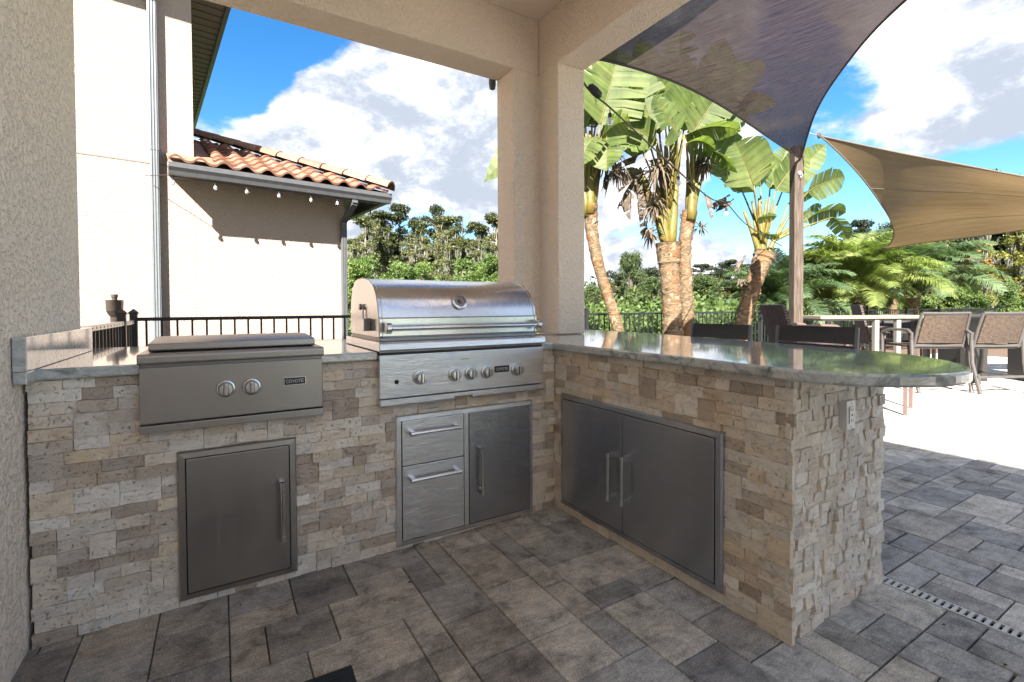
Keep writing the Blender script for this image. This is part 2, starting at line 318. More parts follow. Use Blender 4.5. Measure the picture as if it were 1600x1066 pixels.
def empty(name, loc, rz=0, **k):
    o = link(name, None, None, loc, **k); o.rotation_euler.z = rz; o.empty_display_size = .1; return o
def copy_tree(o, parent=None):
    c = o.copy(); COL.objects.link(c); c.parent = parent
    for ch in [x for x in bpy.data.objects if x.parent == o]: copy_tree(ch, c)
    return c
def uvs(me, fn):
    l = me.uv_layers.new(name='UVMap')
    for i, lp in enumerate(me.loops):
        l.data[i].uv = fn(me.vertices[lp.vertex_index].co)
# ================================================================ SETTING
g = MB(); g.box((-400, -200, -.5), (400, 700, -.09)); g.ob('ground', 'grass_ground', kind='structure')
g = MB(); g.box((-9, 1.35, -.2), (40, 6.5, -.05)); g.ob('planting_bed', 'mulch', kind='structure')
g = MB(); g.box((-3.2, -14, -.2), (14, 2.5, -.014)); floor = g.ob('terrace_floor', 'joint_sand', kind='structure')
UX, UY, X0, Y0 = .1117, .1165, .70, -.643
paver_mesh = {}
def paver_me(nx, ny, ux=UX, uy=UY):
    key = (nx, ny)
    if key not in paver_mesh:
        a_, b_ = nx*UX-.0032, ny*UY-.0055; c_ = .0026; mb = MB()
        lo = [(0, 0), (a_, 0), (a_, b_), (0, b_)]; hi = [(c_, c_), (a_-c_, c_), (a_-c_, b_-c_), (c_, b_-c_)]
        mb.add([(x, y, -.03) for x, y in lo]+[(x, y, -.004) for x, y in lo]+[(x, y, 0) for x, y in hi],
               [(0, 1, 5, 4), (1, 2, 6, 5), (2, 3, 7, 6), (3, 0, 4, 7), (4, 5, 9, 8), (5, 6, 10, 9), (6, 7, 11, 10), (7, 4, 8, 11), (8, 9, 10, 11)])
        paver_mesh[key] = mb.mesh('paver', 'paver')
    return paver_mesh[key]
def lay(xo, nx, ny0, ny1, rnd):
    occ = set(); out = []
    shapes = [(2, 2)]*5+[(2, 3)]*3+[(3, 2)]*4+[(2, 1)]*4+[(1, 2)]*3
    for j in range(ny0, ny1):
        for i in range(nx):
            if (i, j) in occ: continue
            rnd.shuffle(shapes)
            for s_ in shapes+[(2, 1), (1, 2), (1, 1)]:
                cells = [(i+p, j+q) for p in range(s_[0]) for q in range(s_[1])]
                if all(c not in occ and c[0] < nx and c[1] < ny1 for c in cells): break
            occ.update(cells); out.append((xo+i*UX, Y0+j*UY, s_))
    return out
rp = random.Random(11)
pav = [p for p in lay(X0-27*UX, 27, -112, 15, rp)] + [p for p in lay(.775, 112, -112, 26, rp)]
def vis(x, y):
    d = Vector((x, y, 0))-CAM; z = d.dot(fw)
    if z < .6: return None
    px, py = 800+FPX*d.dot(rt)/z, SY-FPX*d.dot(up)/z
    return (px, py, z) if -60 < px < 1660 and py < 1150 else None
def hidden(x, y): return (y > .16 and x < .8) or (0.2 < x < .60 and y > -1.25)
pav = [p for p in pav if not hidden(p[0]+p[2][0]*UX/2, p[1]+p[2][1]*UY/2)]
scored = []
for p in pav:
    q = vis(p[0]+p[2][0]*UX/2, p[1]+p[2][1]*UY/2)
    occl = q and (q[0] < 1375 and p[0] > .7 and q[1] < 900)
    scored.append((99 if (q is None or occl) else q[2], p))
scored.sort(key=lambda t: t[0])
for d_, (x, y, s_) in scored[:298]:
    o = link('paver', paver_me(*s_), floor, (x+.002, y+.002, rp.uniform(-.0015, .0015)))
    o.rotation_euler = (rp.uniform(-.002, .002), rp.uniform(-.002, .002), 0)
big = MB()
for d_, (x, y, s_) in scored[298:]:
    me = paver_me(*s_); k = len(big.v); dz = rp.uniform(-.001, .001)
    sx_, sy_ = 1-.005/(s_[0]*UX), 1-.007/(s_[1]*UY); big.v += [(v.co.x*sx_+x+.0045, v.co.y*sy_+y+.0055, v.co.z+dz) for v in me.vertices]
    for f in me.polygons: big.f.append([k+i for i in f.vertices]); big.mi.append(0)
# colour steps for the joined pavers come from a random-per-island copy of the paver material
m2 = M['paver'].copy(); M['paver_far'] = m2; nt = m2.node_tree
oi = [n for n in nt.nodes if n.type == 'OBJECT_INFO'][0]; gi = nt.nodes.new('ShaderNodeNewGeometry')
for l in list(nt.links):
    if l.from_node == oi: nt.links.new(gi.outputs['Random Per Island'], l.to_socket)
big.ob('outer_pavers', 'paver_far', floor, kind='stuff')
# ================================================================ SHELTER
XW = -2.235
cover = empty('patio_cover', (.6, .9, 0), label='tan stucco patio shelter with corner column beside the grill', cat='patio shelter')
def rel(mb, parent):
    ox, oy, oz = parent.location; mb.v = [(x-ox, y-oy, z-oz) for x, y, z in mb.v]; return mb
c_ = MB(); c_.prism([(.238, .82), (.47, .82), (.47, .58), (.72, .58), (.72, 1.07), (.238, 1.07)], .965, 2.95); rel(c_, cover).ob('column', 'stucco_tan', cover, bevel=.008)
c_ = MB(); c_.box((.238, .825, -.02), (.72, 1.07, .92)); rel(c_, cover).ob('column_base', 'stucco_tan', cover)
b_ = MB(); b_.box((-5.2, .82, 2.95), (.468, 1.07, 3.62)); rel(b_, cover).ob('beam', 'stucco_tan', cover, bevel=.008)
b_ = MB(); b_.box((.47, -2.4, 2.95), (.72, 1.07, 3.62)); rel(b_, cover).ob('beam', 'stucco_tan', cover, bevel=.008)
b_ = MB(); b_.box((XW+.002, -1.0, 3.36), (.468, .818, 3.62)); rel(b_, cover).ob('ceiling', 'ceiling_paint', cover)
c_ = MB(); c_.box((.47, -2.4, -.02), (.72, -2.16, 2.948)); rel(c_, cover).ob('rear_column', 'stucco_tan', cover, bevel=.008)
f_ = MB(); f_.lathe((.215, 1.10, 2.93), [(.001, -.045), (.022, -.035), (.028, 0), (.028, .05)], 12); rel(f_, cover).ob('bracket_light', 'gutter_grey', cover, smooth=True)
pier_and_blocker = MB(); pier_and_blocker.box((XW-.35, -.4, -.02), (XW, .818, 3.62)); pier_and_blocker.box((XW-4, -9, -.02), (XW, -.4, 6.5))  # second box: unseen tall wall added to cast the patio's shade line
pier_and_blocker.ob('stucco_wall_and_blocker', 'stucco_near', bevel=.012, label='rough textured stucco side wall left of the granite counter, with added tall sun blocker', cat='wall')
rear = empty('rear_reflection_wall', (-.8, -7.4, 0), label='added tan stucco wall stub, unseen, darkening the side burner reflections', cat='wall')  # unseen wall added to darken what the steel panels reflect
r_ = MB(); r_.box((XW+.002, -7.6, 0), (-.3, -7.4, 3.2)); rel(r_, rear).ob('wall', 'stucco_tan', rear)
# ================================================================ STONE ISLAND
CH = .0442                                     # course height
def stone_me(wd, ht, dep, rough, rnd, kind='split'):
    nx = max(2, min(5, int(wd/.03)+1)); nz = 2 if ht < .06 else 4; mb = MB(); gp = .0006
    vs = []; idx = {}
    tl = rnd.uniform(-.6, .6)*rough; tz = rnd.uniform(-.4, .4)*rough
    for j in range(nz+1):
        for i in range(nx+1):
            u, v = i/nx, j/nz; e = (i in (0, nx)) or (j in (0, nz))
            y = dep + tl*(u-.5) + tz*(v-.5) + rnd.uniform(-1, 1)*rough*(.15 if e else .40)
            if e: y -= rough*rnd.uniform(0, .25)
            x = gp+u*(wd-2*gp); z = gp+v*(ht-2*gp)
            if e and rough > .004:
                x += rnd.uniform(-.001, .001); z += rnd.uniform(-.001, .001)
            idx[i, j] = len(vs); vs.append((x, -max(.001, y), z))
    k = len(vs)
    ring = [(i, 0) for i in range(nx)]+[(nx, j) for j in range(nz)]+[(i, nz) for i in range(nx, 0, -1)]+[(0, j) for j in range(nz, 0, -1)]
    for (i, j) in ring: x, y, z = vs[idx[i, j]]; vs.append((x, .0, z))
    fs = []
    for j in range(nz):
        for i in range(nx): fs.append((idx[i, j], idx[i+1, j], idx[i+1, j+1], idx[i, j+1]))
    n = len(ring)
    for q in range(n):
        a, b = idx[ring[q]], idx[ring[(q+1) % n]]; fs.append((a, k+q, k+(q+1) % n, b))
    mb.add(vs, fs); me = mb.mesh('stone', 'travertine_end_lit' if kind == 'rough' else 'travertine', False if kind == 'rough' else 20); return me
CJ = .007
def clad(parent, origin, rz, length, height, holes, dep, rough, wmin, wmax, seed, limit=400):
    """courses of stones on a face; origin = left foot, +x along the face, -y outward"""
    rnd = random.Random(seed); ux = .0125; NX = round(length/ux); NZ = round(height/CH); occ = set()
    for (a, b, c, d) in holes:
        for i in range(NX):
            for j in range(NZ):
                if i*ux >= a-.004 and (i+1)*ux <= b+.004 and j*CH >= c-.002 and (j+1)*CH <= d+.002: occ.add((i, j))
    cnt = 0; lastj = {}
    for j in range(NZ):
        i = 0
        while i < NX:
            if (i, j) in occ: i += 1; continue
            run = 0
            while i+run < NX and (i+run, j) not in occ: run += 1
            wd = rnd.choice([wmin, (wmin+wmax)/2, (wmin+wmax)/2, wmax])*rnd.uniform(.8, 1.2); n = max(3, round(wd/ux))
            if run-n < 4: n = run if run < n*1.5 else run//2
            n = min(n, run); h = 1
            if rnd.random() < .13 and j+1 < NZ and all((i+p, j+1) not in occ for p in range(n)) and n >= 5: h = 2
            for p in range(n):
                for q in range(h): occ.add((i+p, j+q))
            x = i*ux; wx = n*ux; z = j*CH; hz = h*CH
            if i+n >= NX: wx = length-x
            if j+h >= NZ: hz = height-z
            dd = dep + rnd.uniform(0, 1)**1.6*dep*1.1
            x0_ = x-(rnd.uniform(0, CJ) if i == 0 else 0); wx = wx+(x-x0_)+(rnd.uniform(-CJ*.3, CJ) if i+n >= NX else 0); x = x0_
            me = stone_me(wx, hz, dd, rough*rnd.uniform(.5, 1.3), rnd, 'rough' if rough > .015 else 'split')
            o = link('stone', me, parent)
            ca, sa = math.cos(rz), math.sin(rz)
            ox, oy, oz = origin; px_, py_ = ox+x*ca, oy+x*sa
            o.location = Vector((px_, py_, oz+z))-Vector(parent.location); o.rotation_euler.z = rz; cnt += 1; i += n
    return cnt
isl = empty('stone_island', (-1.1, .3, 0), label='split travertine counter base running under the grill and side burner', cat='counter base')
b_ = MB(); b_.box((XW+.012, .0, -.02), (.0, .80, .918)); rel(b_, isl).ob('core', 'mortar', isl)
LX = XW+.015
n_a = clad(isl, (LX, .0, 0), 0, .0-LX-.012, .918, [(-1.80-LX, -1.40-LX, .045, .60), (-.94-LX, -.18-LX, .03, .635), (-1.90-LX, -1.29-LX, .73, .93), (-1.02-LX, -.13-LX, .73, .93)], .012, .008, .07, .14, 5)
pen = empty('stone_peninsula', (.35, -.6, 0), label='split travertine bar peninsula with rough chiselled end face', cat='bar base')
b_ = MB(); b_.box((.012, -1.348, -.02), (.69, .57, .918)); rel(b_, pen).ob('core', 'mortar', pen)
n_b = clad(pen, (.012, .0, 0), -math.pi/2, 1.372, .918, [(.11, 1.10, .065, .665)], .012, .008, .07, .14, 9)
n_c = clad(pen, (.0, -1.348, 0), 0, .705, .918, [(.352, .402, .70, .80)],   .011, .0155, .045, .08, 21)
print('stones', n_a, n_b, n_c)
# granite worktop
FR0 = [(-.032, -.032), (-.05, -.9), (-.07, -1.2), (-.085, -1.36), (-.075, -1.47), (-.04, -1.56), (.03, -1.635), (.12, -1.695), (.22, -1.73), (.33, -1.735), (.45, -1.70), (.58, -1.63), (.70, -1.53), (.80, -1.41), (.87, -1.27), (.915, -1.1), (.95, -.9), (1.0, -.5), (1.08, -.1), (1.17, .3), (1.19, .75)]
def smooth2(P_, k=4):
    V_ = [Vector((x, y, 0)) for x, y in P_]; Q_ = [V_[0]]+V_+[V_[-1]]; o_ = []
    for i in range(1, len(Q_)-2):
        a, b, c, d = Q_[i-1:i+3]
        for j in range(k):
            u = j/k; p = .5*((2*b)+(c-a)*u+(2*a-5*b+4*c-d)*u*u+(3*b-a-3*c+d)*u**3); o_.append((p.x, p.y))
    return o_+[P_[-1]]
FR = smooth2(FR0)
def bull(mb, poly, z0, z1, e=.008):
    n = len(poly); P = [Vector((x, y, 0)) for x, y in poly]; cen = sum(P, Vector())/n
    def off(d):
        o_ = []
        for i in range(n):
            a, b, c = P[i-1], P[i], P[(i+1) % n]; n1 = Vector(((b-a).y, -(b-a).x, 0)).normalized(); n2 = Vector(((c-b).y, -(c-b).x, 0)).normalized()
            nn = (n1+n2); nn = nn.normalized()/max(.5, nn.normalized().dot(n1)); o_.append(b-nn*d)
        return o_
    rings = [(off(e), z0), (off(e*.3), z0+e*.35), (P, z0+e), (P, z1-e), (off(e*.3), z1-e*.35), (off(e), z1)]
    vs = [(p.x, p.y, z) for r_, z in rings for p in r_]
    fs = [(k*n+i, k*n+(i+1) % n, (k+1)*n+(i+1) % n, (k+1)*n+i) for k in range(5) for i in range(n)]+[tuple(range(n))[::-1], tuple(range(5*n, 6*n))]
    mb.add(vs, fs); return mb
top = empty('granite_worktop', (0, 0, .92), label='pale grey green polished granite worktop with a rounded bar end', cat='countertop')
poly = [(XW+.002, -.032)]+[(-1.915, -.032), (-1.915, .56), (-1.28, .56), (-1.28, -.032), (-1.035, -.032), (-1.035, .60), (-.105, .60), (-.105, -.032)]+FR+[(1.19, 1.2), (.724, 1.2), (.724, .578), (.468, .578), (.468, .818), (-.3, .818), (-.3, 1.05), (XW+.002, 1.05)]
poly = poly[::1]
area = sum(poly[i-1][0]*poly[i][1]-poly[i][0]*poly[i-1][1] for i in range(len(poly)))
if area < 0: poly = poly[::-1]
t_ = MB(); bull(t_, poly, .92, .96); rel(t_, top).ob('slab', 'granite', top)
s_ = MB(); s_.box((XW+.003, -.115, .961), (XW+.038, .84, 1.075)); s_.box((XW+.003, -.115, .9205), (XW+.038, -.034, .9605)); rel(s_, top).ob('side_splash', 'granite', top, bevel=.003)
# ================================================================ KITCHEN APPLIANCES
LET = {  # stroke letters on a 4 x 6 grid
 'C': [[(4,5),(3,6),(1,6),(0,5),(0,1),(1,0),(3,0),(4,1)]], 'O': [[(1,0),(3,0),(4,1),(4,5),(3,6),(1,6),(0,5),(0,1),(1,0)]], 'Y': [[(0,6),(2,3),(4,6)],[(2,3),(2,0)]],
 'T': [[(0,6),(4,6)],[(2,6),(2,0)]], 'E': [[(4,6),(0,6),(0,0),(4,0)],[(0,3),(3.4,3)]]}
def lettering(word, x0, z0, w_, h_, y, th):
    mb = MB(); adv = w_/len(word); sx = adv*.74/4; sz = h_/6
    for i, ch in enumerate(word):
        for st in LET[ch]:
            for (a, b), (c, d) in zip(st, st[1:]):
                p = Vector((x0+i*adv+a*sx, y, z0+b*sz)); q = Vector((x0+i*adv+c*sx, y, z0+d*sz)); e = (q-p).normalized()*th*.4
                mb.bar(p-e, q+e, .0008, th, upv=(0, 1, 0) if False else (0, 0, 1)) if abs((q-p).x) > abs((q-p).z)*.2 else mb.bar(p-e, q+e, th, .0008, upv=(0, 1, 0))
    return mb
def badge(parent, x0, x1, zc, y):
    h = (x1-x0)*.36; b_ = MB(); b_.box((x0, y-.004, zc-h/2), (x1, y, zc+h/2)); bo = rel(b_, parent).ob('badge', 'badge_black', parent, bevel=.0008)
    l_ = lettering('COYOTE', x0+(x1-x0)*.09, zc-h*.2, (x1-x0)*.86, h*.42, y-.0048, (x1-x0)*.022); rel(l_, parent).ob('lettering', 'white_print', bo)
    f_ = MB(); e = .0022
    f_.box((x0-e, y-.003, zc+h/2), (x1+e, y, zc+h/2+e)); f_.box((x0-e, y-.003, zc-h/2-e), (x1+e, y, zc-h/2)); f_.box((x0-e, y-.003, zc-h/2), (x0, y, zc+h/2)); f_.box((x1, y-.003, zc-h/2), (x1+e, y, zc+h/2))
    rel(f_, parent).ob('badge_frame', 'steel_polished', bo)
def knob(parent, x, z, y, r=.034):
    k = MB(); k.lathe((x, y, z), [(r, 0), (r, -.006), (r*.92, -.010), (r*.80, -.011)], 28, 'y'); ko = rel(k, parent).ob('knob', 'steel_polished', parent, smooth=35)
    d = MB(); d.lathe((x, y-.0085, z), [(r*.80, 0), (r*.80, -.004)], 28, 'y'); rel(d, parent).ob('knob_recess', 'steel_dark', ko, smooth=35)
    g_ = MB(); g_.lathe((x, y-.0125, z), [(r*.74, 0), (r*.72, -.020), (r*.64, -.026), (r*.30, -.027)], 28, 'y'); rel(g_, parent).ob('knob_cap', 'steel_v', ko, smooth=35)
    t = MB(); t.box((x-.006, y-.046, z-r*.66), (x+.006, y-.038, z+r*.66)); rel(t, parent).ob('grip', 'steel_polished', ko, bevel=.003)
    for s in (-1, 1):
        q = MB(); q.box((x+s*.0075-.0007, y-.0410, z-r*.60), (x+s*.0075+.0007, y-.0392, z+r*.60)); rel(q, parent).ob('grip_line', 'black_gap', ko)
# --- side burner
sb = empty('side_burner', (-1.6, 0, .7), label='brown reflecting stainless built in side burner with two knobs and flat lid', cat='side burner')
p_ = MB(); p_.prism([(-.05, .736), (-.05, .945), (.30, .945), (.30, .736)], -1.916, -1.279, 'x'); rel(p_, sb).ob('control_panel', 'steel_brown_reflect', sb, bevel=.003)
p_ = MB(); p_.prism([(-.062, .703), (-.062, .731), (-.02, .731), (-.02, .703)], -1.918, -1.277, 'x'); rel(p_, sb).ob('bottom_rail', 'steel_brown_reflect', sb, bevel=.002)
p_ = MB(); p_.prism([(-.064, .958), (-.066, .966), (-.066, .988), (-.058, .997), (.56, .997), (.56, .962), (-.04, .960)], -1.920, -1.275, 'x'); rel(p_, sb).ob('top_rim', 'steel_brown_reflect', sb, bevel=.003)
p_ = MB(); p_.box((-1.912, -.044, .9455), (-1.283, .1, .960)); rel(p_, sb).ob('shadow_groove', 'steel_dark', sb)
p_ = MB(); p_.prism([(.015, 1.000), (.008, 1.006), (.010, 1.030), (.025, 1.034), (.30, 1.044), (.52, 1.036), (.535, 1.0)], -1.893, -1.300, 'x'); rel(p_, sb).ob('lid', 'steel_brown_reflect', sb, bevel=.003, smooth=30)
for x in (-1.642, -1.552): knob(sb, x, .848, -.0505)
badge(sb, -1.431, -1.350, .857, -.0505)
# --- grill
gr = empty('gas_grill', (-.57, 0, .7), label='large shiny stainless built in gas grill with domed hood and five knobs', cat='grill')
G0, G1 = -1.033, -.113
p_ = MB(); p_.prism([(-.060, .742), (-.060, .944), (.30, .944), (.30, .742)], G0, G1, 'x'); rel(p_, gr).ob('control_panel', 'steel', gr, bevel=.003)
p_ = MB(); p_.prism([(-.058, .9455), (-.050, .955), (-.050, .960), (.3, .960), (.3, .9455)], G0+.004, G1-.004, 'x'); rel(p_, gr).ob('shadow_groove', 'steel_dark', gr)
p_ = MB(); p_.prism([(-.074, .962), (-.078, .970), (-.074, .996), (-.062, 1.004), (.60, 1.004), (.60, .962)], G0-.004, G1+.004, 'x'); rel(p_, gr).ob('bullnose', 'steel', gr, bevel=.003, smooth=30)
p_ = MB(); p_.prism([(-.068, .703), (-.070, .712), (-.070, .737), (-.02, .737), (-.02, .703)], G0, -.66, 'x'); p_.prism([(-.068, .703), (-.070, .712), (-.070, .737), (-.02, .737), (-.02, .703)], -.56, G1, 'x'); p_.prism([(-.070, .720), (-.070, .737), (-.02, .737), (-.02, .720)], -.66, -.56, 'x'); rel(p_, gr).ob('drip_tray', 'steel', gr, bevel=.0015)
prof = [(.0, 1.022), (-.004, 1.03), (-.004, 1.112), (.004, 1.118), (.010, 1.15), (.024, 1.19), (.048, 1.226), (.082, 1.258), (.125, 1.284), (.18, 1.303), (.24, 1.314), (.32, 1.320), (.40, 1.318), (.46, 1.305), (.51, 1.27), (.545, 1.20), (.558, 1.12), (.562, 1.022)]
h_ = MB(); h_.prism(prof, G0+.034, G1-.026, 'x'); rel(h_, gr).ob('hood', 'steel_hood', gr, smooth=24)
def side_shape(x0, x1, grow):
    cy, cz = .27, 1.02; pr = [((y-cy)*grow+cy, (z-cz)*grow+cz+.0) for y, z in prof]; q = MB(); q.prism(pr, x0, x1, 'x'); return q
rel(side_shape(G0+.014, G0+.0335, 1.012), gr).ob('hood_side', 'steel_polished', gr, smooth=24, bevel=.004)
rel(side_shape(G1-.0255, G1-.008, 1.012), gr).ob('hood_side', 'steel_polished', gr, smooth=24, bevel=.004)
p_ = MB(); p_.box((G0+.02, .0, 1.0045), (G1-.012, .565, 1.0215)); rel(p_, gr).ob('firebox_rim', 'steel_dark', gr, bevel=.002)
for x, s in ((G0+.045, 1), (G1-.03, -1)):
    p_ = MB(); p_.lathe((x-.014*s, -.052, 1.068), [(.023, 0), (.026, .004*s), (.026, .026*s), (.022, .03*s)], 20, 'x'); p_.bar((x, -.046, 1.068), (x, .0, 1.076), .022, .042); rel(p_, gr).ob('handle_bracket', 'steel_polished', gr, smooth=30, bevel=.002)
p_ = MB(); p_.tube([(G0+.035, -.056, 1.068), (G1-.02, -.056, 1.068)], .0135, 16); ho = rel(p_, gr).ob('handle', 'steel_polished', gr, smooth=40)
p_ = MB(); p_.lathe((0, 0, 0), [(.040, 0), (.043, .004), (.041, .012), (.032, .015), (.031, .010), (.018, .010)], 28); q = p_.ob('thermometer', 'steel_polished', gr, smooth=30)
nrm = Vector((0, -.86, .5)).normalized(); q.rotation_euler = nrm.to_track_quat('Z', 'Y').to_euler(); q.location = Vector((-.590, .0265, 1.190))-gr.location
p_ = MB(); p_.lathe((0, 0, 0), [(.030, .0105), (.030, .0115), (.001, .0115)], 24); p_.ob('dial', 'steel_dark', q)
p_ = MB(); p_.lathe((0, 0, 0), [(.012, .012), (.010, .017), (.003, .018)], 14); p_.ob('dial_boss', 'frame_brown', q, smooth=True)
for x in (-.839, -.657, -.568, -.475, -.291): knob(gr, x, .829, -.0605, .0345)
badge(gr, -.428, -.340, .838, -.0605)
p_ = MB(); p_.lathe((-.953, -.0602, .816), [(.010, 0), (.010, -.004), (.006, -.007)], 14, 'y'); rel(p_, gr).ob('igniter_button', 'black_gap', gr, smooth=30)
p_ = MB(); p_.box((-.622, -.0612, .903), (-.575, -.0604, .905)); rel(p_, gr).ob('printed_mark', 'black_gap', gr)
# rotisserie bracket on the left side
p_ = MB(); X = G0+.012
p_.box((X-.014, .14, 1.05), (X-.0005, .20, 1.11)); p_.box((X-.030, .14, 1.05), (X-.014, .150, 1.11)); p_.bar((X-.006, .25, 1.11), (X-.006, .25, 1.17), .006); p_.bar((X-.006, .25, 1.11), (X-.006, .17, 1.11), .006)
rel(p_, gr).ob('rotisserie_bracket', 'steel_dark', gr, bevel=.001)
p_ = MB(); p_.lathe((X-.001, .30, 1.17), [(.016, 0), (.016, -.012), (.008, -.014)], 14, 'x'); rel(p_, gr).ob('rotisserie_socket', 'steel_dark', gr, smooth=30)
# --- access doors (local frame: x along, -y outward)
def door_unit(name, label, cat, loc, rz, W, H, leaves, mat, fr=.026):
    o = empty(name, loc, rz, label=label, cat=cat)
    f = MB()   # mitred, chamfered frame
    def side(a, b, c, d):  # outer a-b, inner c-d in (x,z)
        f.add([(a[0], .0, a[1]), (b[0], .0, b[1]), (a[0], -.013, a[1]), (b[0], -.013, b[1]), (a[0]*.78+c[0]*.22, -.022, a[1]*.78+c[1]*.22), (b[0]*.78+d[0]*.22, -.022, b[1]*.78+d[1]*.22),
               (c[0], -.024, c[1]), (d[0], -.024, d[1]), (c[0], .0, c[1]), (d[0], .0, d[1])], [(0, 1, 3, 2), (2, 3, 5, 4), (4, 5, 7, 6), (6, 7, 9, 8)])
    A, B, C_, D_ = (0, 0), (W, 0), (W, H), (0, H); a2, b2, c2, d2 = (fr, fr), (W-fr, fr), (W-fr, H-fr), (fr, H-fr)
    side(A, B, a2, b2); side(B, C_, b2, c2); side(C_, D_, c2, d2); side(D_, A, d2, a2); f.ob('frame', mat, o)
    b = MB(); b.box((fr-.002, -.006, fr-.002), (W-fr+.002, .01, H-fr+.002)); b.ob('cavity', 'black_gap', o)
    for L in leaves:
        x0, x1, z0, z1 = L['r']; nm = L.get('n', 'door'); p = MB(); p.box((x0, -.0275, z0), (x1, -.0065, z1)); d = p.ob(nm, L.get('m', mat), o, bevel=.002)
        hx0, hz0, hx1, hz1 = L['h']; vert = abs(hz1-hz0) > abs(hx1-hx0); e = Vector((hx1-hx0, 0, hz1-hz0)).normalized()
        h = MB(); h.tube([Vector((hx0, -.064, hz0)), Vector((hx1, -.064, hz1))], .0088, 14)
        for s, q in ((1, Vector((hx0, 0, hz0))), (-1, Vector((hx1, 0, hz1)))):
            c = q+e*.014*s; h.bar(c+Vector((0, -.064, 0)), c+Vector((0, -.0277, 0)), .017 if vert else .022, .022 if vert else .017)
            h.tube([q+Vector((0, -.064, 0))-e*.0*s, q+Vector((0, -.064, 0))+e*.024*s], .0108, 14)
        h.ob('handle', 'steel_polished', d, smooth=35)
    return o
door_unit('access_door', 'single dark stainless access door under the side burner', 'access door', (-1.808, -.012, .030), 0, .422, .582, [dict(r=(.030, .392, .030, .552), h=(.362, .163, .362, .412))], 'steel_brown_reflect')
door_unit('drawer_door_cabinet', 'stainless cabinet with two drawers beside a door under the grill', 'cabinet', (-.952, -.012, .014), 0, .785, .634,
    [dict(n='drawer', r=(.030, .354, .391, .606), h=(.060, .550, .322, .550), m='steel'), dict(n='drawer', r=(.030, .354, .030, .387), h=(.060, .326, .322, .326), m='steel'), dict(r=(.386, .756, .030, .606), h=(.443, .183, .443, .425), m='steel_dim_reflect')], 'steel')
cb = [o for o in bpy.data.objects if o.name == 'drawer_door_cabinet'][0]
m_ = MB(); m_.box((.357, -.026, .028), (.383, -.007, .608)); m_.ob('divider', 'steel', cb, bevel=.002)
door_unit('double_access_door', 'wide double door stainless cabinet in the inner face of the peninsula', 'cabinet', (-.000, -.092, .052), -math.pi/2, 1.024, .628,
    [dict(r=(.030, .493, .030, .598), h=(.436, .174, .436, .408)), dict(r=(.496, .994, .030, .598), h=(.530, .180, .530, .414))], 'steel_dim_reflect')
# --- outlet on the end face
ot = empty('wall_outlet', (.38, -1.372, .75), label='white rocker outlet plate among the chiselled stones of the bar end', cat='outlet')
p_ = MB(); p_.box((-.034, -.010, -.054), (.034, .03, .054)); p_.ob('cover_plate', 'outlet_white', ot, bevel=.002)
p_ = MB(); p_.box((-.017, -.0135, -.033), (.017, -.0102, .033)); ins = p_.ob('receptacle', 'outlet_white', ot, bevel=.001)
p_ = MB()
for z in (-.02, .02):
    for x in (-.006, .006): p_.box((x-.0012, -.0142, z-.004), (x+.0012, -.0136, z+.004))
p_.box((-.005, -.0142, -.003), (.005, -.0136, .003)); p_.ob('slot', 'black_gap', ins)
p_ = MB(); p_.lathe((0, -.0101, .045), [(.003, 0), (.003, -.001)], 8, 'y'); p_.lathe((0, -.0101, -.045), [(.003, 0), (.003, -.001)], 8, 'y'); p_.ob('screw', 'steel_dark', ot)
# --- doormat, drain
dm = empty('doormat', (-1.62, -.97, 0), R(-2), label='black ribbed doormat on the pavers at the bottom of the frame', cat='doormat')
p_ = MB(); p_.box((-.30, -.45, .001), (.30, .30, .010)); p_.ob('mat_body', 'mat_black', dm, bevel=.004)
p_ = MB()
for (a, b) in (((-.27, -.42, .0102), (.27, -.405, .015)), ((-.27, .255, .0102), (.27, .27, .015)), ((-.27, -.40, .0102), (-.255, .25, .015)), ((.255, -.40, .0102), (.27, .25, .015))): p_.box(a, b)
p_.ob('border', 'mat_black', dm)
p_ = MB()
for k in range(22): p_.box((-.24, -.37+k*.028, .0102), (.24, -.37+k*.028+.014, .0135))
p_.ob('rib', 'mat_black', dm, kind='stuff')
dr = empty('channel_drain', (.7375, -2.0, 0), label='narrow white slotted drain grate set into the grey pavers', cat='drain')
p_ = MB(); p_.box((-.030, -3, -.013), (.030, 3.0, -.0125)); p_.ob('channel', 'black_gap', dr)
p_ = MB(); p_.box((-.033, -3, -.012), (-.024, 3, .001)); p_.box((.024, -3, -.012), (.033, 3, .001)); p_.ob('edge_rail', 'grate_white', dr, bevel=.001)
bar = MB(); bar.box((-.0238, 0, -.008), (.0238, .0125, .0005)); bm_ = bar.mesh('grate_bar', 'grate_white')
rest = MB()
for k in range(255):
    y = -3+k*.0235
    link('grate_bar', bm_, dr, (0, y, 0)) if -.25 < y < 2.4 else rest.box((-.0238, y, -.008), (.0238, y+.0125, .0005))
rest.ob('hidden_grate_bars', 'grate_white', dr, kind='stuff')
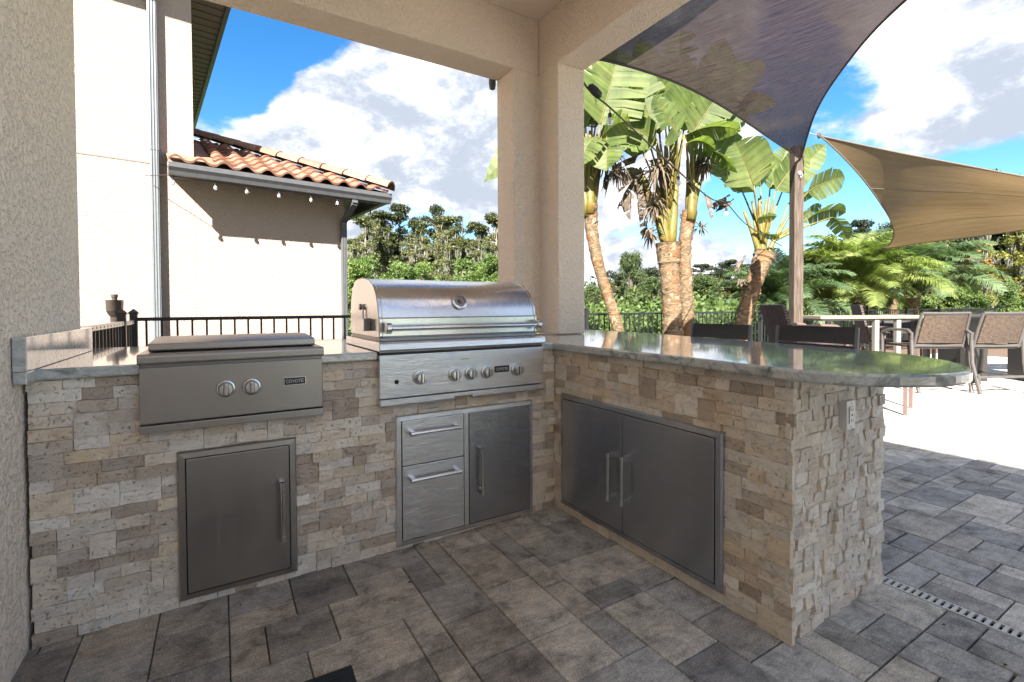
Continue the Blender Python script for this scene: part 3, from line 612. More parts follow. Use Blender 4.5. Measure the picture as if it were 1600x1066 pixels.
# ================================================================ NEIGHBOUR HOUSE
HA = R(6.27); HO = Vector((-2.104, 4.33, 0))
hs_ = empty('neighbour_house', HO, HA, label='cream stucco neighbouring house with terracotta tiled low wing', cat='house')
def HW(x, y, z): return HO + Vector((x*math.cos(HA)-y*math.sin(HA), x*math.sin(HA)+y*math.cos(HA), z))
def hx(px, yl):   # local x on the plane y=yl seen at photo column px
    lo, hi = -8., 8.
    for _ in range(50):
        mid = (lo+hi)/2; d = HW(mid, yl, 2)-CAM
        if 800+FPX*d.dot(rt)/d.dot(fw) < px: lo = mid
        else: hi = mid
    return mid
WY = .49; XC = hx(305, WY); EL_ = 2.575; XR = EL_-WY
p_ = MB(); p_.box((-6.5, WY, -.1), (XC, 8.2, 5.62)); p_.ob('tall_wall', 'stucco_house', hs_)
p_ = MB(); p_.box((-6.5, WY-.004, 2.872), (XC-.0, WY+.01, 2.886)); p_.ob('expansion_joint', 'soffit_brown', hs_)
p_ = MB(); p_.box((XC+.001, WY+.002, -.1), (XR, 8.0, 2.80)); p_.ob('low_wall', 'stucco_house', hs_)
p_ = MB(); p_.box((-7, -.25, 5.625), (XC+.52, 9.0, 5.66)); p_.ob('upper_soffit', 'soffit_brown', hs_)
p_ = MB(); p_.box((XC+.5205, -.25, 5.60), (XC+.58, 9.0, 5.80)); p_.box((-7, -.31, 5.60), (XC+.58, -.2505, 5.80)); p_.ob('fascia', 'gutter_grey', hs_)
p_ = MB()
for k in range(46): p_.box((XC+.01, -.2+k*.2, 5.612), (XC+.51, -.2+k*.2+.012, 5.6245))
p_.ob('soffit_groove', 'gutter_grey', hs_, kind='stuff')
p_ = MB(); p_.prism([(-7, 5.81), (XC+.6, 5.81), (-3.5, 7.4)], -.3, 9.0, 'y'); p_.ob('upper_roof', 'clay_tile', hs_)
# low roof deck, tiles, hip caps
PT = .42
p_ = MB(); z0 = 2.825
p_.add([(XC+.0, WY, z0+WY*PT), (EL_-WY, WY, z0+WY*PT), (XC, EL_-XC, z0+(EL_-XC)*PT)], [(0, 1, 2)])
p_.add([(-.02, .02, z0), (EL_, .02, z0), (EL_-WY, WY, z0+WY*PT), (-.02, WY, z0+WY*PT)], [(0, 1, 2, 3)])
p_.add([(EL_, .02, z0), (EL_, 7.5, z0), (XC, 7.5, z0+(EL_-XC)*PT), (XC, EL_-XC, z0+(EL_-XC)*PT)], [(0, 1, 2, 3)]); p_.ob('roof_deck', 'clay_tile', hs_)
def tile_me():
    mb = MB(); W_ = .236; pts = []
    for i in range(10):
        t = i/9; x = t*W_; z = .046*math.sin(math.pi*min(1, t/.60)) if t < .60 else -.012*math.sin(math.pi*(t-.60)/.40); pts.append((x, z))
    L_ = .31; n = len(pts); vs = []
    for (x, z) in pts: vs.append((x, 0, z+.030))
    for (x, z) in pts: vs.append((x, L_, z-.004))
    for (x, z) in pts: vs.append((x, 0, z+.004))
    fs = [(i, i+1, n+i+1, n+i) for i in range(n-1)]+[(2*n+i, 2*n+i+1, i+1, i) for i in range(n-1)]
    mb.add(vs, fs); return mb.mesh('roof_tile', 'clay_tile', 50)
tm = tile_me(); ang = math.atan(PT); nt_ = 0
for row in range(11):
    y = -.045+row*.262*math.cos(ang)
    for k in range(0, 12):
        x = -.02+k*.233+(row % 2)*.0
        if x+.16 > EL_-y-.02: continue
        if y > WY-.3 and x < XC-.02: continue
        if row > 0 and x < XC-.25: 
            if y+.31 > WY: continue
        t = link('roof_tile', tm, hs_, (x, y, z0+y*PT+.012)); t.rotation_euler = (ang+R(rp.uniform(-.8, .8)), 0, 0); nt_ += 1
cap = MB(); vs = []; n = 9
for (yy, rr) in ((0, .14), (.42, .105)):
    for i in range(n):
        t = math.pi*i/(n-1); vs.append((math.cos(t)*rr, yy, math.sin(t)*rr*.8))
for i in range(n):
    t = math.pi*i/(n-1); vs.append((math.cos(t)*.12, 0, math.sin(t)*.12*.8-.012))
cap.add(vs, [(i, i+1, n+i+1, n+i) for i in range(n-1)]+[(2*n+i, 2*n+i+1, i+1, i) for i in range(n-1)]); cm = cap.mesh('hip_tile', 'clay_tile', 50)
hipd = Vector((-1, 1, PT)).normalized()
for k in range(11):
    s = .02+k*.355; P_ = Vector((EL_+.03, -.04, z0+.045))+hipd*s
    if P_.x < XC-.2: break
    t = link('hip_tile', cm, hs_, P_); yv = hipd; xv = yv.cross(Vector((0, 0, 1))).normalized(); zv = xv.cross(yv)
    t.rotation_euler = Matrix((xv, yv, zv)).transposed().to_euler(); t.rotation_euler.x += R(2.5)
# gutter (ogee profile) front and right side, soffit
gp_ = [(.0, 2.672), (.075, 2.672), (.075, 2.80), (.065, 2.80), (.060, 2.69), (.012, 2.69), (-.010, 2.735), (-.028, 2.76), (-.030, 2.805), (-.040, 2.805), (-.040, 2.752), (-.016, 2.715)]
p_ = MB(); p_.prism(gp_, -.02, EL_+.03, 'x'); go = p_.ob('gutter', 'gutter_grey', hs_, bevel=.002)
p_ = MB(); p_.prism([(EL_+.0-y, z) for y, z in gp_], .08, 6.0, 'y'); p_.ob('gutter', 'gutter_grey', hs_, bevel=.002)
p_ = MB(); p_.box((.0, .078, 2.66), (EL_-.078, .10, 2.83)); p_.box((EL_-.10, .101, 2.66), (EL_-.078, 6, 2.83)); p_.ob('fascia', 'gutter_grey', hs_)
p_ = MB(); p_.box((.0, .101, 2.762), (EL_-.101, WY-.001, 2.772)); p_.box((XR+.001, WY, 2.762), (EL_-.101, 6, 2.772)); p_.ob('soffit', 'gutter_grey', hs_)
p_ = MB()
for k in range(24): p_.box((.02+k*.105, .11, 2.754), (.032+k*.105, WY-.002, 2.7615))
p_.ob('soffit_groove', 'gutter_grey', hs_, kind='stuff')
def downspout(pts, w_, name='downspout', mat='downspout_grey'):
    mb = MB()
    for a_, b_ in zip(pts, pts[1:]): mb.bar(a_, b_, w_, w_*.75, upv=(0, 1, 0))
    for s_ in (-.3, 0, .3):
        for a_, b_ in zip(pts[-2:], pts[-1:]): mb.bar(Vector(a_)+Vector((s_*w_, -w_*.40, 0)), Vector(b_)+Vector((s_*w_, -w_*.40, 0)), w_*.12, .008, upv=(0, 1, 0))
    return mb.ob(name, mat, hs_, bevel=.004)
xd = hx(243.5, WY-.045); downspout([(xd, WY-.045, 6.2), (xd, WY-.045, 3.02)], .090); downspout([(xd, WY-.045, 3.02), (xd, WY-.045, 0)], .084)
xd2 = XR-.03
downspout([(xd2+.03, .04, 2.70), (xd2+.03, .04, 2.62), (xd2+.01, WY-.05, 2.42), (xd2+.01, WY-.05, 0)], .078, mat='gutter_grey')
p_ = MB(); p_.box((XR+.001, WY+.0, -.1), (XR+.035, WY+.06, 2.66)); p_.ob('corner_trim', 'downspout_grey', hs_)
ub = empty('utility_box', HW(XR+.17, 2.2, 1.62), HA, label='small dark grey utility box on the far side of the low house wing', cat='utility box')
p_ = MB(); p_.box((-.13, -.12, -.25), (.17, .12, .08)); p_.ob('housing', 'gutter_grey', ub, bevel=.01); p_ = MB(); p_.box((-.15, -.14, .081), (.19, .14, .10)); p_.ob('cover', 'gutter_grey', ub)
# string lights along the gutter: one string, its bulbs as parts
st = empty('eave_light_string', HW(0, .04, 2.66), HA, label='string of small clear bulbs hanging under the neighbour gutter', cat='string lights')
def bulb(parent, p, s=1, wire=None):
    b_ = MB(); b_.lathe(Vector(p)+Vector((0, 0, -.055*s)), [(.001, -.055*s), (.020*s, -.045*s), (.027*s, -.025*s), (.022*s, -.005*s), (.013*s, .010*s)], 12); bo = b_.ob('bulb', 'bulb_glass', parent, smooth=True)
    f_ = MB(); f_.lathe(Vector(p)+Vector((0, 0, -.055*s)), [(.015*s, .010*s), (.016*s, .045*s), (.007*s, .055*s)], 10); f_.tube([Vector(p)+Vector((0, 0, -.005*s)), Vector(p)+Vector((0, 0, .03))], .004*s, 6); f_.ob('bulb_socket', 'cable', bo)
    f_ = MB(); f_.tube([Vector(p)+Vector((0, 0, -.046*s)), Vector(p)+Vector((0, 0, -.09*s))], .006*s, 6); f_.ob('filament', 'pale_metal', bo)
xs = [hx(q, .04) for q in (272, 338, 387, 437, 487, 528)]
for x in xs: bulb(st, (x, 0, -.01), .8)
bulb(st, (EL_-.05, .55, -.01), .8); bulb(st, (EL_-.05, 1.15, -.01), .8)
p_ = MB(); p_.tube([(xs[0]-.25, .30, .03)]+[(x, 0, .018) for x in xs]+[(EL_-.05, .0, .02), (EL_-.05, 1.2, .02)], .004, 5); p_.ob('wire', 'cable', st)
# ================================================================ FENCES
pk = MB(); pk.box((-.0085, -.0085, .06), (.0085, .0085, 1.022)); PKM = pk.mesh('picket', 'fence_black')
def post(parent, x, y, h=1.12, w_=.055, deco=False):
    p = MB(); p.box((x-w_/2, y-w_/2, -.1), (x+w_/2, y+w_/2, h)); po = p.ob('post', 'fence_black', parent)
    c = MB(); c.prism([(x-w_*.62, y-w_*.62), (x+w_*.62, y-w_*.62), (x+w_*.62, y+w_*.62), (x-w_*.62, y+w_*.62)], h, h+.018); e = w_*.62
    c.add([(x-e, y-e, h+.018), (x+e, y-e, h+.018), (x+e, y+e, h+.018), (x-e, y+e, h+.018), (x, y, h+.05)], [(0, 1, 4), (1, 2, 4), (2, 3, 4), (3, 0, 4)]); c.ob('post_cap', 'fence_black', po)
def fence(label, loc, rz, L, posts, near, top=1.06, group='black metal picket fences'):
    o = empty('picket_fence', loc, rz, label=label, cat='fence', group=group)
    for z, h in ((top-.03, .032), (.10, .028)):
        p = MB(); p.box((0, -.014, z), (L, .014, z+h)); p.ob('rail', 'fence_black', o)
    far = MB(); k = 0
    x = .09
    while x < L:
        if x < near: link('picket', PKM, o, (x, 0, .01 if top < 1.07 else .036))
        else: far.box((x-.0085, -.0085, .07), (x+.0085, .0085, 1.03))
        x += .115
    if far.v: far.ob('distant_pickets', 'fence_black', o, kind='stuff')
    for q in posts: post(o, q, 0)
    return o
fence('black picket fence crossing in front of the cream house wall', (-2.313, 3.15, .0), 0, 3.1, [0, 2.4], 9, 1.088)
gp2 = fence('short black fence panel with sunlit pale perforated top rail beside the side wall', (-2.33, .86, 0), R(90), 1.80, [1.80], 9)
gt = fence('narrow black gate leaf between two capped fence posts', (-2.325, 2.70, 0), R(90), .41, [], 9)
for o, L in ((gp2, 1.77), (gt, .40)):
    p = MB(); p.box((0, -.020, 1.0625), (L, .020, 1.068)); p.box((0, -.021, 1.035), (L, -.0155, 1.062)); ro = p.ob('sunlit_perforated_rail', 'pale_metal', o)  # pale strips painting in the sunlit top of the rail
    h_ = MB()
    for k in range(int(L/.115)): h_.box((.05+k*.115, -.0222, 1.042), (.068+k*.115, -.0212, 1.055))
    h_.ob('rail_hole', 'black_gap', ro)
fence('long black picket fence behind the palms and patio furniture', (.4, 3.80, .0), 0, 30, [.62+2.42*k for k in range(12)], 13.5)
tl = empty('garden_torch', (-2.53, 3.75, 0), label='brown post lamp with boxy head in front of the cream wall', cat='lamp')
p_ = MB(); p_.box((-.033, -.033, -.1), (.033, .033, 1.17)); p_.ob('post', 'lamp_brown', tl, bevel=.003)
p_ = MB(); p_.add([(-.04,-.04,1.10),(.04,-.04,1.10),(.04,.04,1.10),(-.04,.04,1.10),(-.058,-.058,1.15),(.058,-.058,1.15),(.058,.058,1.15),(-.058,.058,1.15),(-.062,-.062,1.255),(.062,-.062,1.255),(.062,.062,1.255),(-.062,.062,1.255)],
    [(0,1,2,3),(8,9,10,11)]+[(a+i,a+(i+1)%4,a+4+(i+1)%4,a+4+i) for a in (0,4) for i in range(4)]); p_.ob('head', 'lamp_brown', tl)
p_ = MB(); p_.lathe((0, 0, 1.256), [(.022, 0), (.022, .02), (.027, .025), (.027, .055)], 12); p_.ob('snuffer', 'lamp_brown', tl)
# ================================================================ SAIL POST AND SHADE SAILS
PP = at(1251, 248, 6.4); PP = Vector((PP.x, PP.y, 3.12))
sp = empty('sail_post', (PP.x+.02, PP.y+.06, 0), R(-31), label='weathered square timber post holding the dark shade sail', cat='post')
p_ = MB(); p_.box((-.063, -.063, -.1), (.063, .063, 3.30)); p_.ob('timber', 'weathered_timber', sp, bevel=.006)
p_ = MB(); p_.lathe((0, -.066, 2.93), [(.028, 0), (.028, -.008), (.012, -.02), (.012, -.035)], 12, 'y'); p_.tube([(0, -.10, 2.93), (.02, -.105, 2.90), (0, -.10, 2.86), (-.02, -.105, 2.90), (0, -.10, 2.93)], .006, 6); p_.ob('eye_bolt', 'pale_metal', sp, smooth=40)
def spline(P, n):
    P = [Vector(p) for p in P]; Q = [2*P[0]-P[1]]+P+[2*P[-1]-P[-2]]; out = []
    seg = len(P)-1
    for i in range(n):
        t = i/(n-1)*seg; k = min(int(t), seg-1); u = t-k; a, b, c, d = Q[k:k+4]
        out.append(.5*((2*b)+(c-a)*u+(2*a-5*b+4*c-d)*u*u+(3*b-a-3*c+d)*u**3))
    return out
def sail(name, label, grid, mat, hem, hemmat, edges, grp=None):
    nu, nv = len(grid), len(grid[0]); o = empty(name, grid[0][0], label=label, cat='shade sail'); g0 = grid[0][0]
    me = bpy.data.meshes.new('fabric'); me.from_pydata([tuple(p-g0) for r_ in grid for p in r_], [], [(i*nv+j, i*nv+j+1, (i+1)*nv+j+1, (i+1)*nv+j) for i in range(nu-1) for j in range(nv-1)])
    me.materials.append(M[mat]); l = me.uv_layers.new(name='UVMap')
    for i, lp in enumerate(me.loops): q = lp.vertex_index; l.data[i].uv = (q//nv/(nu-1), q % nv/(nv-1))
    me.polygons.foreach_set('use_smooth', [True]*len(me.polygons)); link('fabric', me, o)
    for e in edges: p = MB(); p.tube([x-g0 for x in e], hem, 6); p.ob('hem', hemmat, o, smooth=True)
    return o
EL = spline([PP, at(1200, 214, 5.65), at(1130, 167, 4.9), at(1050, 126, 4.25), at(945, 94, 3.75), Vector((.76, .80, 3.14))], 40)
ER = spline([PP, at(1276, 172, 5.75), at(1330, 90, 4.75), at(1415, 0, 3.75), Vector((1.9, -1.7, 3.30)), Vector((1.25, -2.9, 3.32))], 40)
grid = []
for i in range(40):
    row = []
    for j in range(25):
        v = j/24; p = EL[i].lerp(ER[i], v); sag = math.sin(math.pi*v)*.05*math.sin(math.pi*min(1, i/39)); row.append(p+Vector((0, 0, -sag)))
    grid.append(row)
sail('shade_sail', 'dark brown mesh shade sail stretched from patio roof to timber post', grid, 'shade_dark', .012, 'sail_hem', [EL, ER])
T_ = spline([at(1283, 213, 6.0), at(1400, 238, 6.0), at(1500, 257, 6.0), at(1600, 276, 5.9), at(1760, 305, 5.8), at(1950, 330, 5.8)], 44)
B_ = spline([at(1378, 389, 7.6), at(1440, 380, 7.5), at(1520, 370, 7.2), at(1600, 359, 7.0), at(1760, 335, 6.6), at(1950, 310, 6.3)], 44)
Lf = spline([at(1283, 213, 6.0), at(1318, 246, 6.1), at(1350, 282, 6.3), at(1376, 318, 6.6), at(1392, 345, 6.9), at(1397, 366, 7.2), at(1390, 382, 7.45), at(1378, 389, 7.6)], 25)
grid = []
for i in range(44):
    row = []
    for j in range(25):
        v = j/24; u = i/43; r_ = T_[i].lerp(B_[i], v); l0 = T_[0].lerp(B_[0], v); p = r_ + (Lf[j]-l0)*(1-u)**3.5
        row.append(p+Vector((0, 0, .02*math.sin(9*v)*(1-abs(2*v-1)))))
    grid.append(row)
s2 = sail('shade_sail', 'tan shade sail with swooping curved edge at right over the patio chairs', grid, 'shade_tan', .010, 'hem_tan', [T_, Lf, B_])
for j_ in (8, 16):
    p_ = MB(); p_.tube([grid[i_][j_]-s2.location-Vector((0, 0, .002)) for i_ in range(0, 44, 2)], .0035, 5); p_.ob('seam', 'hem_tan', s2, smooth=True)
p_ = MB(); c = at(1280, 212, 5.98)-s2.location; p_.lathe(c, [(.022, -.012), (.035, -.008), (.035, .008), (.022, .012)], 14, 'y'); p_.ob('corner_ring', 'weathered_timber', s2, smooth=True)
p_ = MB(); p_.tube([c, at(1270, 210, 6.1)-s2.location, at(1252, 203, 6.35)-s2.location], .007, 6); p_.ob('rope', 'pale_metal', s2)
# ================================================================ PATIO FURNITURE
def sheet(name, mat, P00, P10, P11, P01, th, parent, n=8, bow=(0, 0, 0), uvs_=(1, 1)):
    bow = Vector(bow); P = [Vector(x) for x in (P00, P10, P11, P01)]; nrm = (P[1]-P[0]).cross(P[3]-P[0]).normalized()*th/2; vs = []; uv = []
    for sgn in (1, -1):
        for j in range(n+1):
            for i in range(n+1):
                u, v = i/n, j/n; p = P[0].lerp(P[1], u).lerp(P[3].lerp(P[2], u), v) + bow*math.sin(math.pi*u)*1.0*math.sin(math.pi*v*.5+.8); vs.append(p+nrm*sgn); uv.append((u*uvs_[0], v*uvs_[1]))
    k = (n+1)**2; fs = [(j*(n+1)+i, j*(n+1)+i+1, (j+1)*(n+1)+i+1, (j+1)*(n+1)+i) for j in range(n) for i in range(n)]; fs += [tuple(k+q for q in f[::-1]) for f in fs]
    ring = [i for i in range(n+1)]+[(j+1)*(n+1)-1 for j in range(1, n+1)]+[n*(n+1)+i for i in range(n-1, -1, -1)]+[j*(n+1) for j in range(n-1, 0, -1)]
    fs += [(ring[q], k+ring[q], k+ring[(q+1) % len(ring)], ring[(q+1) % len(ring)]) for q in range(len(ring))]
    me = bpy.data.meshes.new(name); me.from_pydata([tuple(v) for v in vs], [], fs); me.materials.append(M[mat]); l = me.uv_layers.new(name='UVMap')
    for i, lp in enumerate(me.loops): l.data[i].uv = uv[lp.vertex_index]
    return link(name, me, parent)
def stool(px, D, label, rz):
    p = at(px, 500, D); o = empty('bar_stool', (p.x, p.y, 0), rz, label=label, cat='bar stool', group='black sling bar stools behind the worktop')
    # local: back at y=0, seat toward +y ; x across
    W_ = .235
    for s in (-1, 1):
        f = MB(); f.tube([(s*W_, -.03, 1.035), (s*W_, -.012, .90), (s*W_, .02, .72), (s*(W_+.01), -.02, .40), (s*(W_+.02), -.06, 0)], .012, 8); f.ob('leg', 'stool_frame', o, smooth=40)
        f = MB(); f.tube([(s*W_, .42, .70), (s*(W_+.01), .44, .35), (s*(W_+.02), .47, 0)], .012, 8); f.ob('leg', 'stool_frame', o, smooth=40)
    sheet('backrest', 'stool_black', (-W_, -.018, .935), (W_, -.018, .935), (W_, -.034, 1.036), (-W_, -.034, 1.036), .012, o, 6, (0, -.02, 0))
    sheet('lower_band', 'stool_black', (-W_, .0, .80), (W_, .0, .80), (W_, -.015, .925), (-W_, -.015, .925), .012, o, 6, (0, -.02, 0))
    sheet('seat', 'stool_black', (-W_, .01, .70), (W_, .01, .70), (W_, .42, .715), (-W_, .42, .715), .014, o, 6, (0, 0, -.02))
    f = MB(); f.tube([(-W_, .455, .28), (W_, .455, .28)], .010, 8); f.tube([(-W_, -.03, .28), (-W_, .455, .28)], .010, 8); f.tube([(W_, -.03, .28), (W_, .455, .28)], .010, 8); f.ob('footrest', 'stool_frame', o, smooth=40)
stool(1121, 3.45, 'black sling bar stool nearest the thick double palm trunk', math.pi/2); stool(1270, 3.0, 'black sling bar stool standing below the timber post', math.pi/2)
def tall_chair(px, D, label, rz):
    p = at(px, 500, D); o = empty('patio_chair', (p.x, p.y, 0), rz, label=label, cat='patio chair', group='tan wicker chairs with grey frames')
    W_ = .325
    for s in (-1, 1):
        f = MB(); f.tube([(s*(W_-.01), -.12, 1.062), (s*W_, -.06, .85), (s*W_, .0, .60)], .019, 8); f.ob('back_post', 'chair_grey', o, smooth=40)
        f = MB(); f.tube([(s*(W_+.045), -.02, .70), (s*(W_+.045), -.035, .40), (s*(W_+.02), -.12, .0)], .022, 8); f.ob('leg', 'chair_grey', o, smooth=40)
        f = MB(); f.tube([(s*(W_+.045), .50, .78), (s*(W_+.045), .50, .40), (s*(W_+.045), .54, 0)], .022, 8); f.ob('leg', 'chair_grey', o, smooth=40)
        f = MB(); f.tube([(s*(W_+.045), -.02, .69), (s*(W_+.05), -.03, .79), (s*(W_+.05), .04, .835), (s*(W_+.05), .35, .83), (s*(W_+.05), .49, .79)], .020, 8); f.ob('armrest', 'chair_grey', o, smooth=40)
        f = MB(); f.bar((s*(W_+.03), -.09, .20), (s*(W_+.04), .52, .20), .03, .02); f.ob('side_stretcher', 'chair_grey', o)
    f = MB(); f.tube([(-W_+.01, -.12, 1.062), (0, -.135, 1.058), (W_-.01, -.12, 1.062)], .017, 8); f.ob('top_rail', 'chair_grey', o, smooth=40)
    f = MB(); f.bar((-W_-.045, .0, .625), (W_+.045, .0, .625), .04, .035); f.ob('lower_rail', 'chair_grey', o, bevel=.004)
    sheet('backrest', 'wicker_tan', (-W_+.03, -.015, .66), (W_-.03, -.015, .66), (W_-.045, -.118, 1.03), (-W_+.045, -.118, 1.03), .02, o, 10, (0, -.035, 0), (1.5, 1))
    sheet('seat', 'wicker_tan', (-W_+.01, .0, .60), (W_-.01, .0, .60), (W_-.01, .50, .62), (-W_+.01, .50, .62), .03, o, 6, (0, 0, -.01), (1.4, 1))
    f = MB(); f.bar((-W_-.04, -.09, .22), (W_+.04, -.09, .22), .028, .03); f.bar((-W_-.04, .52, .16), (W_+.04, .52, .16), .028, .03); f.ob('footrest', 'chair_grey', o)
tall_chair(1466, 6.50, 'tan wicker patio chair with grey frame beside the bar end', R(-32)); tall_chair(1556, 6.42, 'tan wicker patio chair with grey frame at the right edge', R(-27))
def wchair(px, D, label, rz, wick='wicker_plum', seatm='wicker_rust', top=1.18, zs=.72):
    """bar height woven chair, faces local +x"""
    p = at(px, 500, D); o = empty('wicker_chair', (p.x, p.y, 0), rz, label=label, cat='wicker chair')
    W_ = .25
    sheet('backrest', wick, (.02, -W_, zs), (.02, W_, zs), (-.12, W_*.95, top), (-.12, -W_*.95, top), .035, o, 6, (-.03, 0, 0), (.8, 1))
    sheet('seat', seatm, (.0, -W_, zs-.01), (.62, -W_, zs), (.62, W_, zs), (.0, W_, zs-.01), .07, o, 5, (0, 0, 0), (1, .8))
    for s in (-1, 1):
        f = MB(); f.tube([(-.03, s*(W_+.02), zs+.21), (.20, s*(W_+.04), zs+.235), (.42, s*(W_+.04), zs+.225), (.53, s*(W_+.03), zs+.17), (.55, s*(W_+.02), zs)], .018, 8); f.ob('armrest', wick if wick != 'wicker_plum' else 'frame_brown', o, smooth=40)
        for x in (.02, .54): f = MB(); f.tube([(x, s*W_, zs), (x+(.02 if x > .1 else -.03), s*(W_+.01), 0)], .019, 8); f.ob('leg', 'frame_brown', o, smooth=40)
    f = MB(); f.tube([(-.0, -W_, .25), (.55, -W_, .25), (.55, W_, .25), (0, W_, .25)], .012, 6); f.ob('footrest', 'frame_brown', o)
wchair(1222, 5.45, 'plum brown wicker chair seen side on left of the timber post', R(-31))
wchair(1350, 8.3, 'plum brown wicker chair with rust seat behind the cream table', R(-50), zs=.56)
wchair(1400, 8.9, 'dark woven chair half hidden under the far end of the cream table', R(-150), 'wicker_dark', 'wicker_dark', 1.0)
def table(name, px, D, label, rz, L, W_, H, th, mt, ml, legs, lw=.05):
    p = at(px, 500, D); o = empty(name, (p.x, p.y, 0), rz, label=label, cat='table')
    f = MB(); f.box((-L/2, -W_/2, H-th), (L/2, W_/2, H)); f.ob('tabletop', mt, o, bevel=.004)
    f = MB(); f.box((-L/2+.05, -W_/2+.04, H-th-.03), (L/2-.05, W_/2-.04, H-th-.0005)); f.ob('apron', ml, o)
    for x, y in legs: f = MB(); f.box((x-lw/2, y-lw/2, 0), (x+lw/2, y+lw/2, H-th-.001)); f.ob('leg', ml, o, bevel=.003)
table('dining_table', 1370, 7.55, 'cream topped tall table with pale square legs', R(-31), 2.15, .60, 1.012, .045, 'table_cream', 'table_leg', [(-.62, .22), (-.20, -.24), (.13, -.24), (.98, .22)], .066)
table('side_table', 1374, 5.45, 'low brown legged side table mostly hidden behind the worktop tip', R(-31+45), .56, .56, .53, .025, 'frame_brown', 'frame_brown', [(-.26, -.26), (.26, -.26), (-.26, .26), (.26, .26)], .035)
table('dining_table', 1560, 7.35, 'dark bar height table behind the two tan wicker chairs', R(-31), 2.1, .95, 1.02, .03, 'table_dark', 'chair_grey', [(-.95, -.4), (.95, -.4), (-.95, .4), (.95, .4)], .06)
dt = [o for o in bpy.data.objects if o.name == 'dining_table.001'][0]
for x_ in (-.55, .55): p_ = MB(); p_.box((x_-.2, -.2, .03), (x_+.2, .2, .985)); p_.ob('dark_fill', 'table_dark', dt, bevel=.01)  # dark boxes added to fill the dark area under the table
# ================================================================ STRING LIGHTS OVER THE BAR
sg = empty('patio_string_lights', (.74, .6, 2.6), label='black cable of string lights drooping from the column to the palms', cat='string lights')
Q = [at(905, 118, 3.9), at(918, 138, 3.9), at(930, 150, 3.95), at(955, 170, 4.1), at(1000, 212, 4.6), at(1060, 268, 5.2), at(1110, 310, 6.0), at(1135, 318, 6.8), at(1165, 350, 7.4), at(1205, 375, 8.0), at(1222, 385, 8.2)]
Qs = spline(Q, 60); L0 = sg.location
p_ = MB(); p_.tube([q-L0 for q in Qs], .0075, 6); p_.ob('cable', 'cable', sg, smooth=True)
p_ = MB(); a_, b_ = at(920, 133, 3.88)-L0, at(939, 152, 3.92)-L0; d_ = (b_-a_); p_.tube([a_, a_+d_*.12, a_+d_*.5, a_+d_*.88, b_], [.010, .030, .036, .030, .010], 12); p_.ob('dimmer_plug', 'cable', sg, smooth=True)
for q, s in ((at(953, 176, 4.1), 1.05), (at(1060, 275, 5.2), 1), (at(1135, 325, 6.8), 1.1)): bulb(sg, q-L0, s)
# ================================================================ BIG PALMS
def leaf_obj(parent, base, start, tip, width, seed, roll=0., droop=.12, mat='paddle_leaf', torn=.35, fold=.35, n=30, name='leaf', pr=.022):
    """petiole base->start and a torn, folded paddle blade start->tip"""
    rnd = random.Random(seed); L0 = Vector(parent.location); base, start, tip = Vector(base)-L0, Vector(start)-L0, Vector(tip)-L0
    mb = MB(); mid = base.lerp(start, .5)+Vector((rnd.uniform(-.03, .03), rnd.uniform(-.03, .03), .02)); pet = spline([base, mid, start], 7)
    mb.tube(pet, [pr*1.5, pr*1.25, pr*1.05, pr*.9, pr*.8, pr*.7, pr*.6], 6, 1)
    ax = tip-start; Lb = ax.length; ctrl = start.lerp(tip, .5)+Vector((0, 0, droop*Lb)); pts = []
    for i in range(n+1):
        t = i/n; pts.append(start*(1-t)**2+ctrl*2*t*(1-t)+tip*t*t)
    view = (CAM-(start+L0)).normalized(); axn = ax.normalized(); side = axn.cross(view).normalized(); nrm = side.cross(axn).normalized()
    Rm = Matrix.Rotation(roll, 3, axn); side = Rm @ side; nrm = Rm @ nrm
    if nrm.z < 0 and abs(roll) < .1: pass
    mb.tube(pts, [pr*.55*(1-i/n*.8) for i in range(n+1)], 5, 1)
    def wprof(t): return width*.5*(min(1, (t/.10)**.6 if t > 0 else 0))*(1-(max(0, t-.45)/.55)**2.4)
    for s in (-1, 1):
        tear = 0; sag = 0
        grp = 0
        for i in range(n):
            if grp <= 0:
                grp = rnd.randint(1, 7); sag = rnd.uniform(0, 1)*torn*(.5 if rnd.random() < .6 else 1.4); lag = rnd.uniform(-.02, .10)*torn; gap = rnd.uniform(0, .012)*torn*3
            grp -= 1; last = grp == 0
            t0, t1 = i/n, (i+1)/n; w0, w1 = wprof(t0), wprof(t1)
            vs = []
            for (k, (t, w_)) in enumerate(((t0, w0), (t1, w1))):
                pm = pts[i+k]; sh = -gap if (k == 1 and last) else 0
                for q in (0, .5, 1.):
                    wq = w_*q; f = math.tan(fold)*wq*.9; dr = -sag*wq*q*.55
                    vs.append(pm+side*s*wq*(1-.10*sag)+nrm*(f*.55)+axn*(wq*.30-lag*q*Lb*.3+sh*q*2)+Vector((0, 0, dr)))
            k0 = len(mb.v); mb.v += [tuple(v) for v in vs]
            for f in ((0, 1, 4, 3), (1, 2, 5, 4)): mb.f.append([k0+x for x in (f if s > 0 else f[::-1])]); mb.mi.append(0)
    o = mb.ob(name, [mat, 'petiole' if mat == 'paddle_leaf' else 'dry_leaf'], parent, smooth=True); return o
